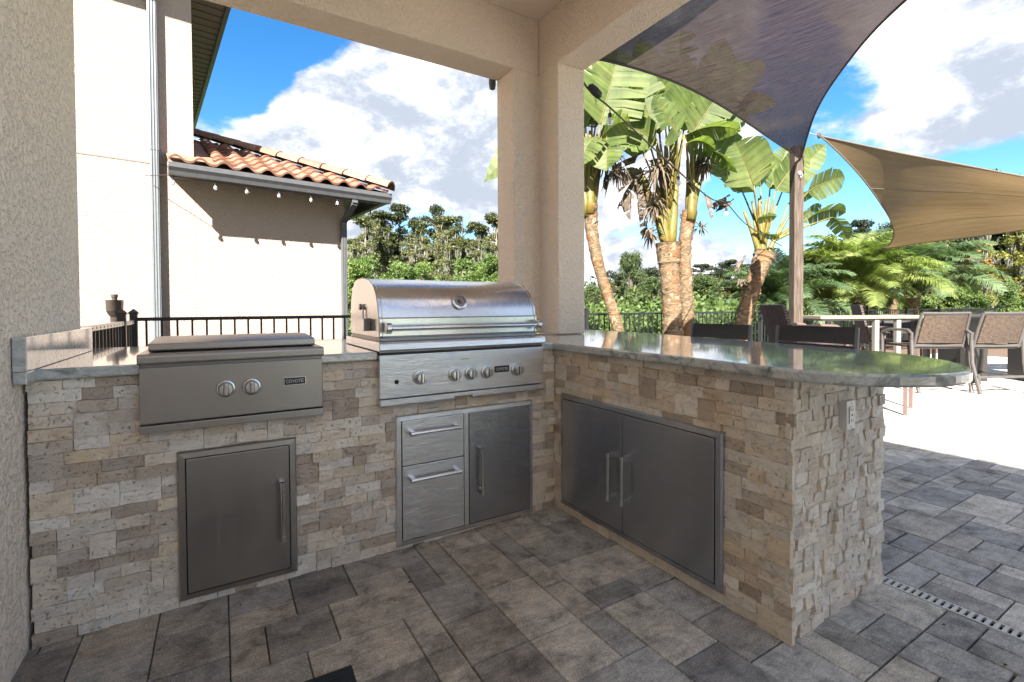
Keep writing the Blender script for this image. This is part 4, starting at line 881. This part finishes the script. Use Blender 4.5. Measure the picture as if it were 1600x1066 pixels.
def trunk(parent, pts, rad, seed, name='trunk', scales=120, stub_mat='stub'):
    rnd = random.Random(seed); L0 = Vector(parent.location); P = spline([Vector(p)-L0 for p in pts], 46); Rr = np.interp(np.linspace(0, 1, 46), np.linspace(0, 1, len(rad)), rad)
    rr = [Rr[i]*(1+.07*((i % 3) == 0)+rnd.uniform(-.05, .05)) for i in range(46)]
    mb = MB(); mb.tube(P, rr, 14); t = mb.ob(name, 'palm_trunk', parent, smooth=50)
    sb_ = MB()
    for k in range(scales):
        i = rnd.randint(0, 43); a = rnd.uniform(0, 2*math.pi); d = (P[i+1]-P[i]).normalized(); u = d.cross(Vector((0, 1, 0))).normalized(); w_ = d.cross(u); o_ = u*math.cos(a)+w_*math.sin(a); s_ = d.cross(o_)
        c = P[i]+o_*rr[i]*.92; h = rnd.uniform(.04, .11); wd = rnd.uniform(.02, .05); out = rnd.uniform(.008, .045)
        if stub_mat is None: continue
        sb_.add([c-s_*wd, c+s_*wd, c+s_*wd*.5+d*h+o_*out, c-s_*wd*.5+d*h*rnd.uniform(.6, 1)+o_*out*.8, c-d*.02+o_*.004], [(0, 1, 2, 3), (4, 1, 0)])
    if sb_.v: sb_.ob('bark_flake', stub_mat, t, kind='stuff')
    return P
def sheaths(parent, base, tops, mat='petiole', r=.05, seed=0):
    """overlapping leaf bases fanning from the crown"""
    L0 = Vector(parent.location); rnd = random.Random(seed)
    for tp in tops:
        b = Vector(base)-L0+Vector((rnd.uniform(-.05, .05), rnd.uniform(-.05, .05), rnd.uniform(-.12, .05))); t = Vector(tp)-L0; m_ = b.lerp(t, .5)+Vector((0, 0, .03))
        mb = MB(); mb.tube(spline([b, m_, t], 8), [r*1.5, r*1.5, r*1.3, r*1.0, r*.8, r*.62, r*.5, r*.42], 8); mb.ob('leaf_base', mat, parent, smooth=True)
def dry(parent, specs, seed):
    for k, (b, t, w_) in enumerate(specs): leaf_obj(parent, b, Vector(b).lerp(Vector(t), .15), t, w_, seed+k, roll=.8*(-1)**k, droop=.10, mat='dry_leaf', torn=1.6, fold=.9, n=10, name='dry_leaf', pr=.010)
def rags(parent, c, rad, n, seed, down=.35, mat='dry_leaf'):
    rnd = random.Random(seed); mb = MB(); L0 = Vector(parent.location); c = Vector(c)-L0
    for _ in range(n):
        d = Vector((rnd.gauss(0, 1), rnd.gauss(0, 1), rnd.gauss(-.3, .8))).normalized(); l = rad*rnd.uniform(.4, 1.2); s = d.cross(Vector((0, 0, 1))).normalized()*rnd.uniform(.005, .018)
        p0 = c+d*rad*.1; p1 = c+d*l*.6+Vector((0, 0, rnd.uniform(-.02, .06))); p2 = c+d*l+Vector((0, 0, -down*l))
        mb.add([p0-s, p0+s, p1+s*1.6, p1-s*1.6, p2], [(0, 1, 2, 3), (3, 2, 4)])
    mb.ob('dried_bracts', mat, parent, kind='stuff')
# palm 2 (double trunk)
D2 = 7.8
def A2(px, py, dd=0): return at(px, py, D2+dd)
b2 = A2(1056, 545); p2 = empty('bird_of_paradise_palm', (b2.x, b2.y, -.05), label='thick double trunked palm with big paddle leaves and shaggy bark in the centre', cat='palm tree')
trunk(p2, [A2(1052, 610), A2(1052, 540), A2(1050, 480), A2(1046, 420), A2(1044, 380)], [.19, .165, .15, .16, .20], 1, scales=300)
trunk(p2, [A2(1074, 610, .25), A2(1074, 520, .25), A2(1072, 450, .25), A2(1070, 385, .25), A2(1078, 330, .25)], [.13, .115, .105, .10, .12], 2, scales=140)
sheaths(p2, A2(1045, 385), [A2(1018, 250), A2(1030, 235), A2(1040, 228), A2(1052, 225), A2(1062, 240), A2(1010, 300), A2(1000, 262)], r=.055, seed=3)
sheaths(p2, A2(1078, 340, .2), [A2(1085, 240, .2), A2(1095, 235, .3), A2(1074, 250, .2), A2(1100, 270, .2)], r=.05, seed=4)
for k, (s_, t_, w_, ro, dr, dz) in enumerate([
    ((1062, 200), (1100, 128), .85, .35, .05, -.2), ((1040, 200), (1022, 105), .75, -.5, .03, .1), ((1052, 190), (1062, 90), .7, .6, .03, .3), ((1022, 205), (992, 118), .7, .5, .08, .0),
    ((1012, 215), (962, 165), .6, -.5, .15, .4), ((1075, 205), (1150, 160), .62, .9, .2, .1), ((1070, 212), (1158, 205), .55, 1.1, .25, -.3), ((1005, 240), (950, 215), .5, 1.0, .2, .2),
    ((1090, 190), (1135, 60), .6, .4, .05, .3), ((1095, 195), (1195, 95), .5, -.3, .15, .3), ((1100, 200), (1215, 160), .45, -.4, .25, .4), ((1060, 150), (1062, 45), .6, -.3, .05, .5),
    ((1085, 235), (1152, 270), .45, 1.2, .35, -.1), ((1030, 190), (1000, 60), .6, .7, .05, .5), ((1010, 300), (978, 262), .3, .9, .1, .1), ((1045, 195), (1048, 70), .7, -.2, .03, .6), ((1030, 210), (975, 120), .6, .9, .1, .6), ((1068, 205), (1120, 120), .65, -.6, .1, .6), ((1080, 215), (1140, 130), .6, .2, .12, -.3), ((1060, 215), (1020, 150), .6, 1.0, .1, -.5), ((1096, 215), (1170, 185), .5, .5, .3, .7), ((1025, 225), (968, 200), .45, .3, .3, -.3), ((1072, 225), (1118, 235), .4, .9, .4, -.4)]):
    bb = A2(1045, 330) if s_[0] < 1072 else A2(1080, 290, .2)
    leaf_obj(p2, bb, A2(*s_, dz), A2(*t_, dz*1.3), w_*1.15, 100+k, ro, dr, torn=.30+.5*((k % 4) == 3), fold=.40)
dry(p2, [(A2(1010, 262), A2(968, 300), .22), (A2(1000, 268), A2(962, 330), .25), (A2(985, 290), A2(985, 345), .16), (A2(995, 285), A2(1000, 350), .18), (A2(1120, 215), A2(1146, 192), .12), (A2(1100, 300, .2), A2(1112, 345), .14), (A2(1010, 340), A2(1012, 372), .2), (A2(1003, 240), A2(955, 262), .16), (A2(1000, 280), A2(1022, 340), .16)], 300)
rags(p2, A2(1030, 265, -.25), .42, 110, 5); rags(p2, A2(1022, 320, -.2), .32, 70, 6); rags(p2, A2(1100, 255, .1), .24, 60, 7); rags(p2, A2(1015, 365, -.1), .26, 60, 8); rags(p2, A2(1096, 355, .2), .2, 30, 9)
# palm 1 (left)
D1 = 7.3
def A1(px, py, dd=0): return at(px, py, D1+dd)
b1 = A1(972, 560); p1 = empty('bird_of_paradise_palm', (b1.x, b1.y, -.05), label='slender leaning palm with ringed trunk right beside the stucco column', cat='palm tree')
trunk(p1, [A1(990, 600), A1(972, 535), A1(955, 478), A1(938, 425), A1(926, 370), A1(922, 320)], [.092, .084, .080, .082, .088, .11], 11, scales=60)
sheaths(p1, A1(922, 330), [A1(912, 215), A1(922, 205), A1(934, 210), A1(945, 225), A1(900, 225)], r=.05, seed=12)
for k, (s_, t_, w_, ro, dr, dz) in enumerate([((938, 195), (968, 78), .95, .25, .02, -.2), ((925, 190), (925, 62), .8, -.2, .02, .1), ((940, 205), (1008, 150), .7, .8, .15, .2), ((915, 200), (865, 110), .7, -.4, .05, 0), ((905, 215), (838, 180), .6, .9, .1, .1),
    ((900, 230), (756, 285), .55, .5, .38, .15), ((948, 215), (948, 268), .55, .4, .5, -.4), ((935, 215), (905, 262), .5, .7, .5, -.3), ((955, 215), (1015, 230), .5, -.9, .25, .2), ((945, 190), (1000, 95), .6, .5, .05, .4), ((930, 200), (950, 90), .7, -.8, .05, .5), ((940, 215), (985, 190), .5, .8, .3, -.3), ((912, 200), (895, 70), .6, .6, .03, .4)]):
    leaf_obj(p1, A1(922, 300), A1(*s_, dz), A1(*t_, dz*1.3), w_*1.15, 400+k, ro, dr, torn=.35, fold=.38)
rags(p1, A1(950, 240, -.25), .34, 80, 13); rags(p1, A1(962, 268, -.15), .26, 60, 14, .8)
dry(p1, [(A1(950, 262), A1(948, 300), .12), (A1(968, 262), A1(975, 295), .12)], 430)
# palm 3 (right)
D3 = 8.3
def A3(px, py, dd=0): return at(px, py, D3+dd)
b3 = A3(1156, 545); p3 = empty('bird_of_paradise_palm', (b3.x, b3.y, -.05), label='leaning palm with yellow stalks and whole paddle leaves left of the timber post', cat='palm tree')
trunk(p3, [A3(1146, 590), A3(1158, 520), A3(1170, 470), A3(1184, 425), A3(1196, 395)], [.14, .13, .125, .14, .17], 21, scales=120)
sheaths(p3, A3(1190, 410), [A3(1162, 330), A3(1175, 315), A3(1186, 310), A3(1198, 312), A3(1208, 320), A3(1222, 350), A3(1178, 345)], r=.05, seed=22)
for k, (s_, t_, w_, ro, dr, dz) in enumerate([((1178, 290), (1148, 222), .72, .15, .12, -.3), ((1188, 292), (1182, 218), .55, -.7, .05, .1), ((1203, 296), (1232, 228), .42, .3, .02, .1), ((1212, 298), (1258, 236), .48, .5, .04, -.1), ((1222, 300), (1290, 226), .40, .2, .06, .2),
    ((1262, 300), (1320, 276), .40, .3, .10, .0), ((1232, 318), (1278, 300), .22, .9, .1, .1), ((1262, 342), (1322, 332), .34, .8, .25, .1), ((1250, 345), (1284, 320), .2, .6, .1, .2), ((1182, 342), (1214, 338), .2, .9, .1, -.3),
    ((1178, 300), (1100, 218), .60, .5, .30, .2), ((1160, 300), (1096, 262), .4, .9, .30, .1), ((1300, 340), (1326, 375), .3, .6, .3, .1), ((1192, 365), (1218, 372), .16, .9, .1, -.2)]):
    leaf_obj(p3, A3(1192, 385) if s_[0] < 1225 else A3(1212, 375), A3(*s_, dz), A3(*t_, dz*1.2), w_*1.15, 500+k, ro, dr, torn=.22, fold=.42, pr=.020)
dry(p3, [(A3(1145, 312), A3(1122, 330), .3), (A3(1140, 305), A3(1108, 322), .22), (A3(1165, 400), A3(1150, 428), .14)], 530)
rags(p3, A3(1160, 440, -.05), .18, 30, 23)
# ================================================================ DATE PALMS
def frond_me(seed, L=2.3, mat='frond'):
    rnd = random.Random(seed); mb = MB(); n = 13; arc = rnd.uniform(1.5, 2.0); pts = []; a = 1.15; p = Vector((0, 0, 0))
    for i in range(n+1):
        pts.append(p.copy()); p += Vector((math.cos(a), 0, math.sin(a)))*L/n; a -= arc/n*(.6+.8*i/n)
    mb.tube(pts, [.014*(1-i/n*.8) for i in range(n+1)], 4, caps=False)
    for k in range(130):
        t = .10+.90*k/129; f = t*n; i = min(int(f), n-1); q = pts[i].lerp(pts[i+1], f-i); d = (pts[i+1]-pts[i]).normalized(); upv = Vector((-d.z, 0, d.x))
        l = L*.20*(math.sin(math.pi*min(1, t*.85+.12))**.6)*rnd.uniform(.85, 1.1)+.05; w_ = .0125
        for s in (-1, 1):
            v = (Vector((0, s, 0))*.80+d*.55+upv*rnd.uniform(.1, .5)).normalized(); e = q+v*l*.55; tip = q+v*l+Vector((0, 0, -l*rnd.uniform(.15, .45))); sv = d*w_
            mb.add([q-sv*.6, q+sv*.6, e+sv, e-sv, tip], [(0, 1, 2, 3), (3, 2, 4)])
    return mb.mesh('frond', mat)
FM = {('a', k): frond_me(40+k) for k in range(3)}; FM.update({('b', k): frond_me(50+k, 2.2, 'frond_blue') for k in range(3)})
def date_palm(px, D, z, s, label, kind, seed, nf=46):
    rnd = random.Random(seed); p = at(px, 480, D); o = empty('date_palm', (p.x, p.y, -.1), label=label, cat='palm tree', group='feathery date palms behind the fence')
    t = MB(); t.tube([(0, 0, -.1), (.03, 0, z*.5), (0, 0, z)], [.17*s, .14*s, .19*s], 10); to = t.ob('trunk', 'palm_trunk', o, smooth=50)
    sb_ = MB()
    for _ in range(90):
        a = rnd.uniform(0, 6.28); h = rnd.uniform(z*.3, z+.05); d = Vector((math.cos(a), math.sin(a), 0)); u = Vector((-d.y, d.x, 0)); c = d*.15*s+Vector((0, 0, h)); sb_.add([c-u*.04, c+u*.04, c+d*.12*s+Vector((0, 0, .12))], [(0, 1, 2)])
    sb_.ob('frond_stub', 'stub', to, kind='stuff')
    for k in range(nf):
        f = link('frond', FM[kind, k % 3], o, (0, 0, z+.05)); el = rnd.uniform(-.65, .55) if k > nf*.35 else rnd.uniform(.2, 1.0)
        f.rotation_euler = (rnd.uniform(-.15, .15), -el*.75+.12, k*2.399+rnd.uniform(-.2, .2)); q = s*rnd.uniform(.85, 1.1); f.scale = (q, q, q)
date_palm(1345, 13.2, 1.35, 1.0, 'bright feathery date palm with brown trunk right of the timber post', 'a', 1, 60)
date_palm(1222, 12.2, 1.0, .85, 'blue green date palm between leaning palm and timber post', 'b', 2)
date_palm(1425, 15.5, 1.5, 1.15, 'date palm with drooping fronds under the tip of the tan sail', 'b', 3, 60)
date_palm(1285, 14.5, 1.2, 1.0, 'date palm just right behind the timber post', 'a', 4)
date_palm(1395, 19, 2.6, 1.0, 'tallest date palm with its crown touching the tan sail', 'b', 5)
# ================================================================ TREES
def leaf_cloud(name, clumps, n, size, mat, seed, parent=None, flat=.0, hang=0, **k):
    """n random leaf quads spread through ellipsoid clumps (cx,cy,cz,rx,ry,rz)"""
    g_ = np.random.default_rng(seed); C_ = np.array([c[:3] for c in clumps]); S_ = np.array([c[3:6] for c in clumps]); w_ = np.prod(S_, 1)**.75; w_ /= w_.sum()
    idx = g_.choice(len(clumps), n, p=w_); d = g_.normal(size=(n, 3)); d /= np.linalg.norm(d, axis=1)[:, None]; r_ = g_.uniform(.15, 1, n)**.45
    lump = 1+.22*np.sin(d[:, 0]*5+idx*2.1)*np.cos(d[:, 2]*6+idx)*1.3
    P = C_[idx]+d*S_[idx]*(r_*lump)[:, None]
    a = g_.normal(size=(n, 3)); a[:, 2] *= (1-flat); a /= np.linalg.norm(a, axis=1)[:, None]; b = np.cross(a, g_.normal(size=(n, 3))); b /= np.linalg.norm(b, axis=1)[:, None]
    if hang: a = np.tile([0, 0, 1.], (n, 1)); b = g_.normal(size=(n, 3)); b[:, 2] = 0; b /= np.linalg.norm(b, axis=1)[:, None]
    sz = size*g_.uniform(.6, 1.3, n)[:, None]; la = sz*(1 if not hang else hang); lb = sz*(.55 if not hang else .22)
    V = np.stack([P-a*la, P+b*lb, P+a*la, P-b*lb], 1).reshape(-1, 3)
    me = bpy.data.meshes.new(name); me.vertices.add(4*n); me.vertices.foreach_set('co', V.ravel()); me.loops.add(4*n); me.loops.foreach_set('vertex_index', np.arange(4*n, dtype=np.int32))
    me.polygons.add(n); me.polygons.foreach_set('loop_start', np.arange(0, 4*n, 4, dtype=np.int32)); me.polygons.foreach_set('loop_total', np.full(n, 4, dtype=np.int32)); me.update(calc_edges=True); me.materials.append(M[mat])
    return me if parent is None and not k else link(name, me, parent, **k)
def make_tree(kind, seed):
    """returns list of (part name, mesh) for a tree 10 units tall, base at origin"""
    rnd = random.Random(seed); parts = []; tr = MB(); bark = 'bark_pale' if kind in ('cypress', 'orange', 'yellow') else 'bark_dark'
    if kind in ('cypress', 'orange', 'yellow'):
        tr.tube(spline([(0, 0, -.3), (rnd.uniform(-.1, .1), 0, 4), (rnd.uniform(-.2, .2), 0, 9.3)], 12), [.24-.018*i for i in range(12)], 7)
        cl = []; ms = []
        for k in range(44):
            z = rnd.uniform(2.0, 9.7); a = rnd.uniform(0, 6.28); rr = rnd.uniform(.2, 1.5)*(1.1-abs(z-6.4)/6); x, y = math.cos(a)*rr, math.sin(a)*rr
            cl.append((x, y, z, rnd.uniform(.35, .9), rnd.uniform(.35, .9), rnd.uniform(.2, .45))); tr.tube([(0, 0, z-.25), (x*.5, y*.5, z-.05), (x, y, z)], [.05, .03, .012], 4)
            ms.append((x*1.05, y*1.05, z-.55, .35, .35, .5))
        for k in range(5): cl.append((rnd.uniform(-.5, .5), rnd.uniform(-.5, .5), 9.2+rnd.uniform(0, .7), .75, .75, .32))
        m_ = dict(cypress='tree_olive', orange='tree_orange', yellow='tree_yellow')[kind]
        parts.append(('crown', leaf_cloud('crown', cl, 6500, .115, m_, seed, flat=.3)))
        if kind == 'cypress':
            parts.append(('crown_top', leaf_cloud('crown_top', cl[-9:]+cl[:5], 1800, .12, 'tree_dark', seed+5, flat=.3)))
        parts.append(('hanging_moss', leaf_cloud('hanging_moss', ms, 2600, .15, 'moss', seed+1, hang=1.6)))
    elif kind == 'pine':
        tr.tube([(0, 0, -.3), (.1, 0, 5), (0, 0, 9.2)], [.24, .17, .06], 7); cl = []
        for k in range(26):
            z = rnd.uniform(5.0, 9.8); a = rnd.uniform(0, 6.28); rr = rnd.uniform(.3, 2.0)*(1.0 if z < 8.8 else .5); x, y = math.cos(a)*rr, math.sin(a)*rr
            cl.append((x, y, z, rnd.uniform(.5, .9), rnd.uniform(.5, .9), rnd.uniform(.2, .4))); tr.tube([(0, 0, z-.7), (x*.5, y*.5, z-.35), (x, y, z-.1)], [.06, .04, .015], 4)
        parts.append(('crown', leaf_cloud('crown', cl, 7000, .11, 'tree_dark', seed, flat=.2)))
    else:
        m_ = dict(bush='tree_bright', broad='tree_mid', dark='tree_dark', olive='tree_olive')[kind]; tr.tube([(0, 0, -.3), (0, 0, 3), (.1, 0, 6)], [.3, .22, .1], 7); cl = []
        for k in range(34):
            z = rnd.uniform(.8, 9.2); a = rnd.uniform(0, 6.28); rr = rnd.uniform(.3, 3.9)*math.sqrt(max(.05, 1-((z-4.2)/5.6)**2)); x, y = math.cos(a)*rr, math.sin(a)*rr
            s = rnd.uniform(.7, 1.5); cl.append((x, y, z, s, s, s*.75)); tr.tube([(0, 0, max(.3, z*.5)), (x*.6, y*.6, z*.85), (x, y, z)], [.10, .06, .02], 4)
        parts.append(('crown', leaf_cloud('crown', cl, 9000, .19, m_, seed, flat=.15)))
    return [('trunk', tr.mesh('trunk', bark, 40))]+parts
TREES = {(k, i): make_tree(k, 900+31*i+hash_) for hash_, k in enumerate(('cypress', 'orange', 'yellow', 'pine', 'bush', 'broad', 'dark', 'olive')) for i in range(2)}
rt_ = random.Random(3)
def tree(kind, px, D, topy, label, wid=1., name=None, group=None):
    p = at(px, 480, D); zt = CAM.z+(481-topy)/FPX*D; s = (zt+.1)/9.9
    nm = name or dict(cypress='cypress_tree', orange='cypress_tree', yellow='cypress_tree', pine='pine_tree', bush='bush', broad='broadleaf_tree', dark='broadleaf_tree', olive='broadleaf_tree')[kind]
    o = empty(nm, (p.x, p.y, -.1), rt_.uniform(0, 6.28), label=label, cat='bush' if 'bush' in nm else 'tree', group=group); o.scale = (s*wid, s*wid, s)
    for pn, me in TREES[kind, rt_.randint(0, 1)]: link(pn, me, o)
G1_ = 'tall mossy trees beyond the house'; W1 = ['first', 'second', 'third', 'fourth', 'fifth', 'sixth', 'seventh', 'eighth', 'ninth']
for i, (k, px, D, ty) in enumerate([('cypress', 572, 38, 338), ('cypress', 598, 41, 330), ('pine', 626, 43, 318), ('cypress', 652, 40, 345), ('pine', 683, 43, 320), ('cypress', 702, 38, 338), ('pine', 724, 41, 327), ('cypress', 748, 39, 352), ('cypress', 776, 37, 338)]):
    tree(k, px, D, ty, f'{W1[i]} tall {"dark topped pine" if k == "pine" else "moss hung cypress"} from the neighbour roof to the column', {'pine': .62, 'cypress': .95}[k], group=G1_)
for i, (k, px, D, ty) in enumerate([('cypress', 560, 46, 372), ('cypress', 612, 47, 366), ('cypress', 664, 46, 372), ('cypress', 690, 44, 366), ('cypress', 735, 47, 380), ('cypress', 765, 48, 370), ('olive', 640, 50, 392), ('olive', 715, 50, 396), ('olive', 590, 50, 390), ('olive', 770, 50, 392)]):
    tree(k, px, D, ty, f'lower mossy tree of the grove behind the tall pines, {W1[i] if i < 9 else "tenth"} from the house', 1.25, group='lower trees of the mossy grove')
for px, D, ty, lb, kd in [(560, 27, 396, 'yellow green bush right against the low house wing', 'bush'), (622, 26, 404, 'rounded bright green bush above the left half of the grill hood', 'bush'), (655, 28, 408, 'bright green bush above the middle of the grill hood', 'bush'), (742, 26, 402, 'bright green bush above the right half of the grill hood', 'bush'), (778, 25, 398, 'bright green bush touching the stucco column', 'bush'), (690, 30, 424, 'low olive bush between two rounded green bushes', 'olive')]:
    tree(kd, px, D, ty, lb, .85)
# seen through the right opening
for px, D, ty, k, wid, lb in [(985, 46, 394, 'broad', .55, 'pointed green tree rising above the treeline left of the double palm'), (945, 48, 440, 'olive', 1.3, 'low bushy tree right behind the slender leaning palm'), (925, 40, 446, 'broad', 1.2, 'green tree low at the edge of the stucco column'),
    (965, 60, 424, 'dark', 1.2, 'darker distant tree between column and double palm'), (1012, 55, 420, 'dark', 1.2, 'dark distant tree just left of the double palm trunk'), (1022, 44, 434, 'broad', 1.3, 'broad green tree touching the double palm trunk on its left'),
    (1098, 42, 432, 'broad', 1.3, 'broad green tree touching the double palm trunk on its right'), (1140, 44, 438, 'olive', 1.4, 'green bushy tree midway between two palm trunks'), (1175, 42, 440, 'broad', 1.3, 'green tree behind the leaning right palm trunk'),
    (1095, 85, 414, 'pine', 1.3, 'dark far pine rightmost of the pair next to double palm'), (1118, 88, 409, 'pine', 1.4, 'highest dark far pine between the palm trunks'), (1140, 86, 408, 'pine', 1.4, 'dark far pine in the centre between the palm trunks'), (1160, 86, 418, 'pine', 1.5, 'dark far pine next to the leaning right palm'), (1068, 80, 418, 'dark', 1.2, 'dark far tree behind the double palm'),
    (1130, 80, 424, 'dark', 1.6, 'low dark far trees beneath the pines'), (1345, 36, 346, 'pine', .7, 'dark pine topped tree left of the tan sail'), (1318, 40, 366, 'dark', .6, 'dark blue green tree above the date palms'), (1385, 42, 352, 'dark', .8, 'dark tree meeting the curved edge of the tan sail'),
    (1430, 34, 330, 'dark', .95, 'dark mossy woodland tree left of the orange cypress'), (1470, 33, 310, 'cypress', 1.3, 'grey mossy cypress behind the tan sail'), (1500, 36, 300, 'dark', .9, 'tall dark tree behind the orange cypress'), (1560, 35, 285, 'dark', .9, 'tall dark tree between orange and yellow cypress'),
    (1598, 34, 262, 'dark', .8, 'tallest dark tree poking over the tan sail at the right edge'), (1625, 33, 290, 'cypress', 1.3, 'mossy cypress at the far right edge'), (1527, 27, 335, 'orange', .9, 'orange turning cypress with a white trunk'), (1592, 24, 356, 'yellow', 1.0, 'yellow green cypress at the right edge under the sail'),
    (1540, 22, 420, 'yellow', 1.0, 'low yellow bush tree above the rightmost chair'), (1450, 28, 372, 'olive', .7, 'olive green tree behind the drooping date palm')]:
    tree(k, px, D, ty, lb, wid)
for px, D, ty, lb in [(1488, 19, 447, 'fluffy pale green bush above the tan wicker chair by the bar end'), (1520, 18, 458, 'low pale green bush between the two tan wicker chairs'), (1582, 18, 448, 'fluffy pale green bush above the rightmost wicker chair'), (1455, 20, 462, 'small pale green bush beside the drooping date palm'), (1620, 19, 440, 'pale green bush cut by the right edge')]:
    tree('bush', px, D, ty, lb, .9)
# masses nobody could count
cl = []
for k in range(120):
    x = rt_.uniform(-1.5, 34); y = rt_.uniform(4.9, 8.5)+max(0, x-8)*.10; s = rt_.uniform(.35, .75); cl.append((x, y, rt_.uniform(.1, .62), s, s, s*.6))
leaf_cloud('shrubbery', cl, 30000, .055, 'hedge_leaf', 77, None, kind='stuff')
cl = []
for k in range(170):
    t = rt_.uniform(-42, 76); D = rt_.uniform(52, 75); a = R(t); c_ = CAM+Vector((math.sin(a+YAW), math.cos(a+YAW), 0))*D; s = rt_.uniform(2.0, 4.); cl.append((c_.x, c_.y, rt_.uniform(0, 2.4), s, s, s*.75))
leaf_cloud('distant_woods', cl, 42000, .34, 'tree_mid', 78, None, kind='stuff')
cl = []
for k in range(60):
    px = rt_.uniform(1400, 1750); D = rt_.uniform(38, 46); c_ = at(px, 480, D); s = rt_.uniform(1.4, 2.4); cl.append((c_.x, c_.y, rt_.uniform(.5, 8.3), s, s, s))
leaf_cloud('dark_woodland', cl, 26000, .22, 'tree_dark', 79, None, kind='stuff')
cl = []
for k in range(90):
    px = rt_.uniform(905, 1500); D = rt_.uniform(20, 34); c_ = at(px, 480, D); s = rt_.uniform(.9, 1.7); cl.append((c_.x, c_.y, rt_.uniform(-.2, 1.0), s*1.3, s*1.3, s*.7))
leaf_cloud('marsh_shrubs', cl, 30000, .13, 'hedge_leaf', 80, None, kind='stuff')

# small dry debris on the pavers
lit = MB(); rl = random.Random(8)
for _ in range(46):
    x, y = rl.uniform(-2.1, 3.2), rl.uniform(-2.2, -.05)
    if -.05 < x < .75 and y > -1.42: continue
    a_ = rl.uniform(0, 6.28); l = rl.uniform(.004, .013); w_ = l*rl.uniform(.3, .6); d = Vector((math.cos(a_), math.sin(a_), 0)); n = Vector((-d.y, d.x, 0)); c = Vector((x, y, .003))
    lit.add([c-d*l, c+n*w_+Vector((0, 0, .003)), c+d*l+Vector((0, 0, .001)), c-n*w_], [(0, 1, 2), (0, 2, 3)])
lit.ob('leaf_litter', 'dry_leaf', kind='stuff')
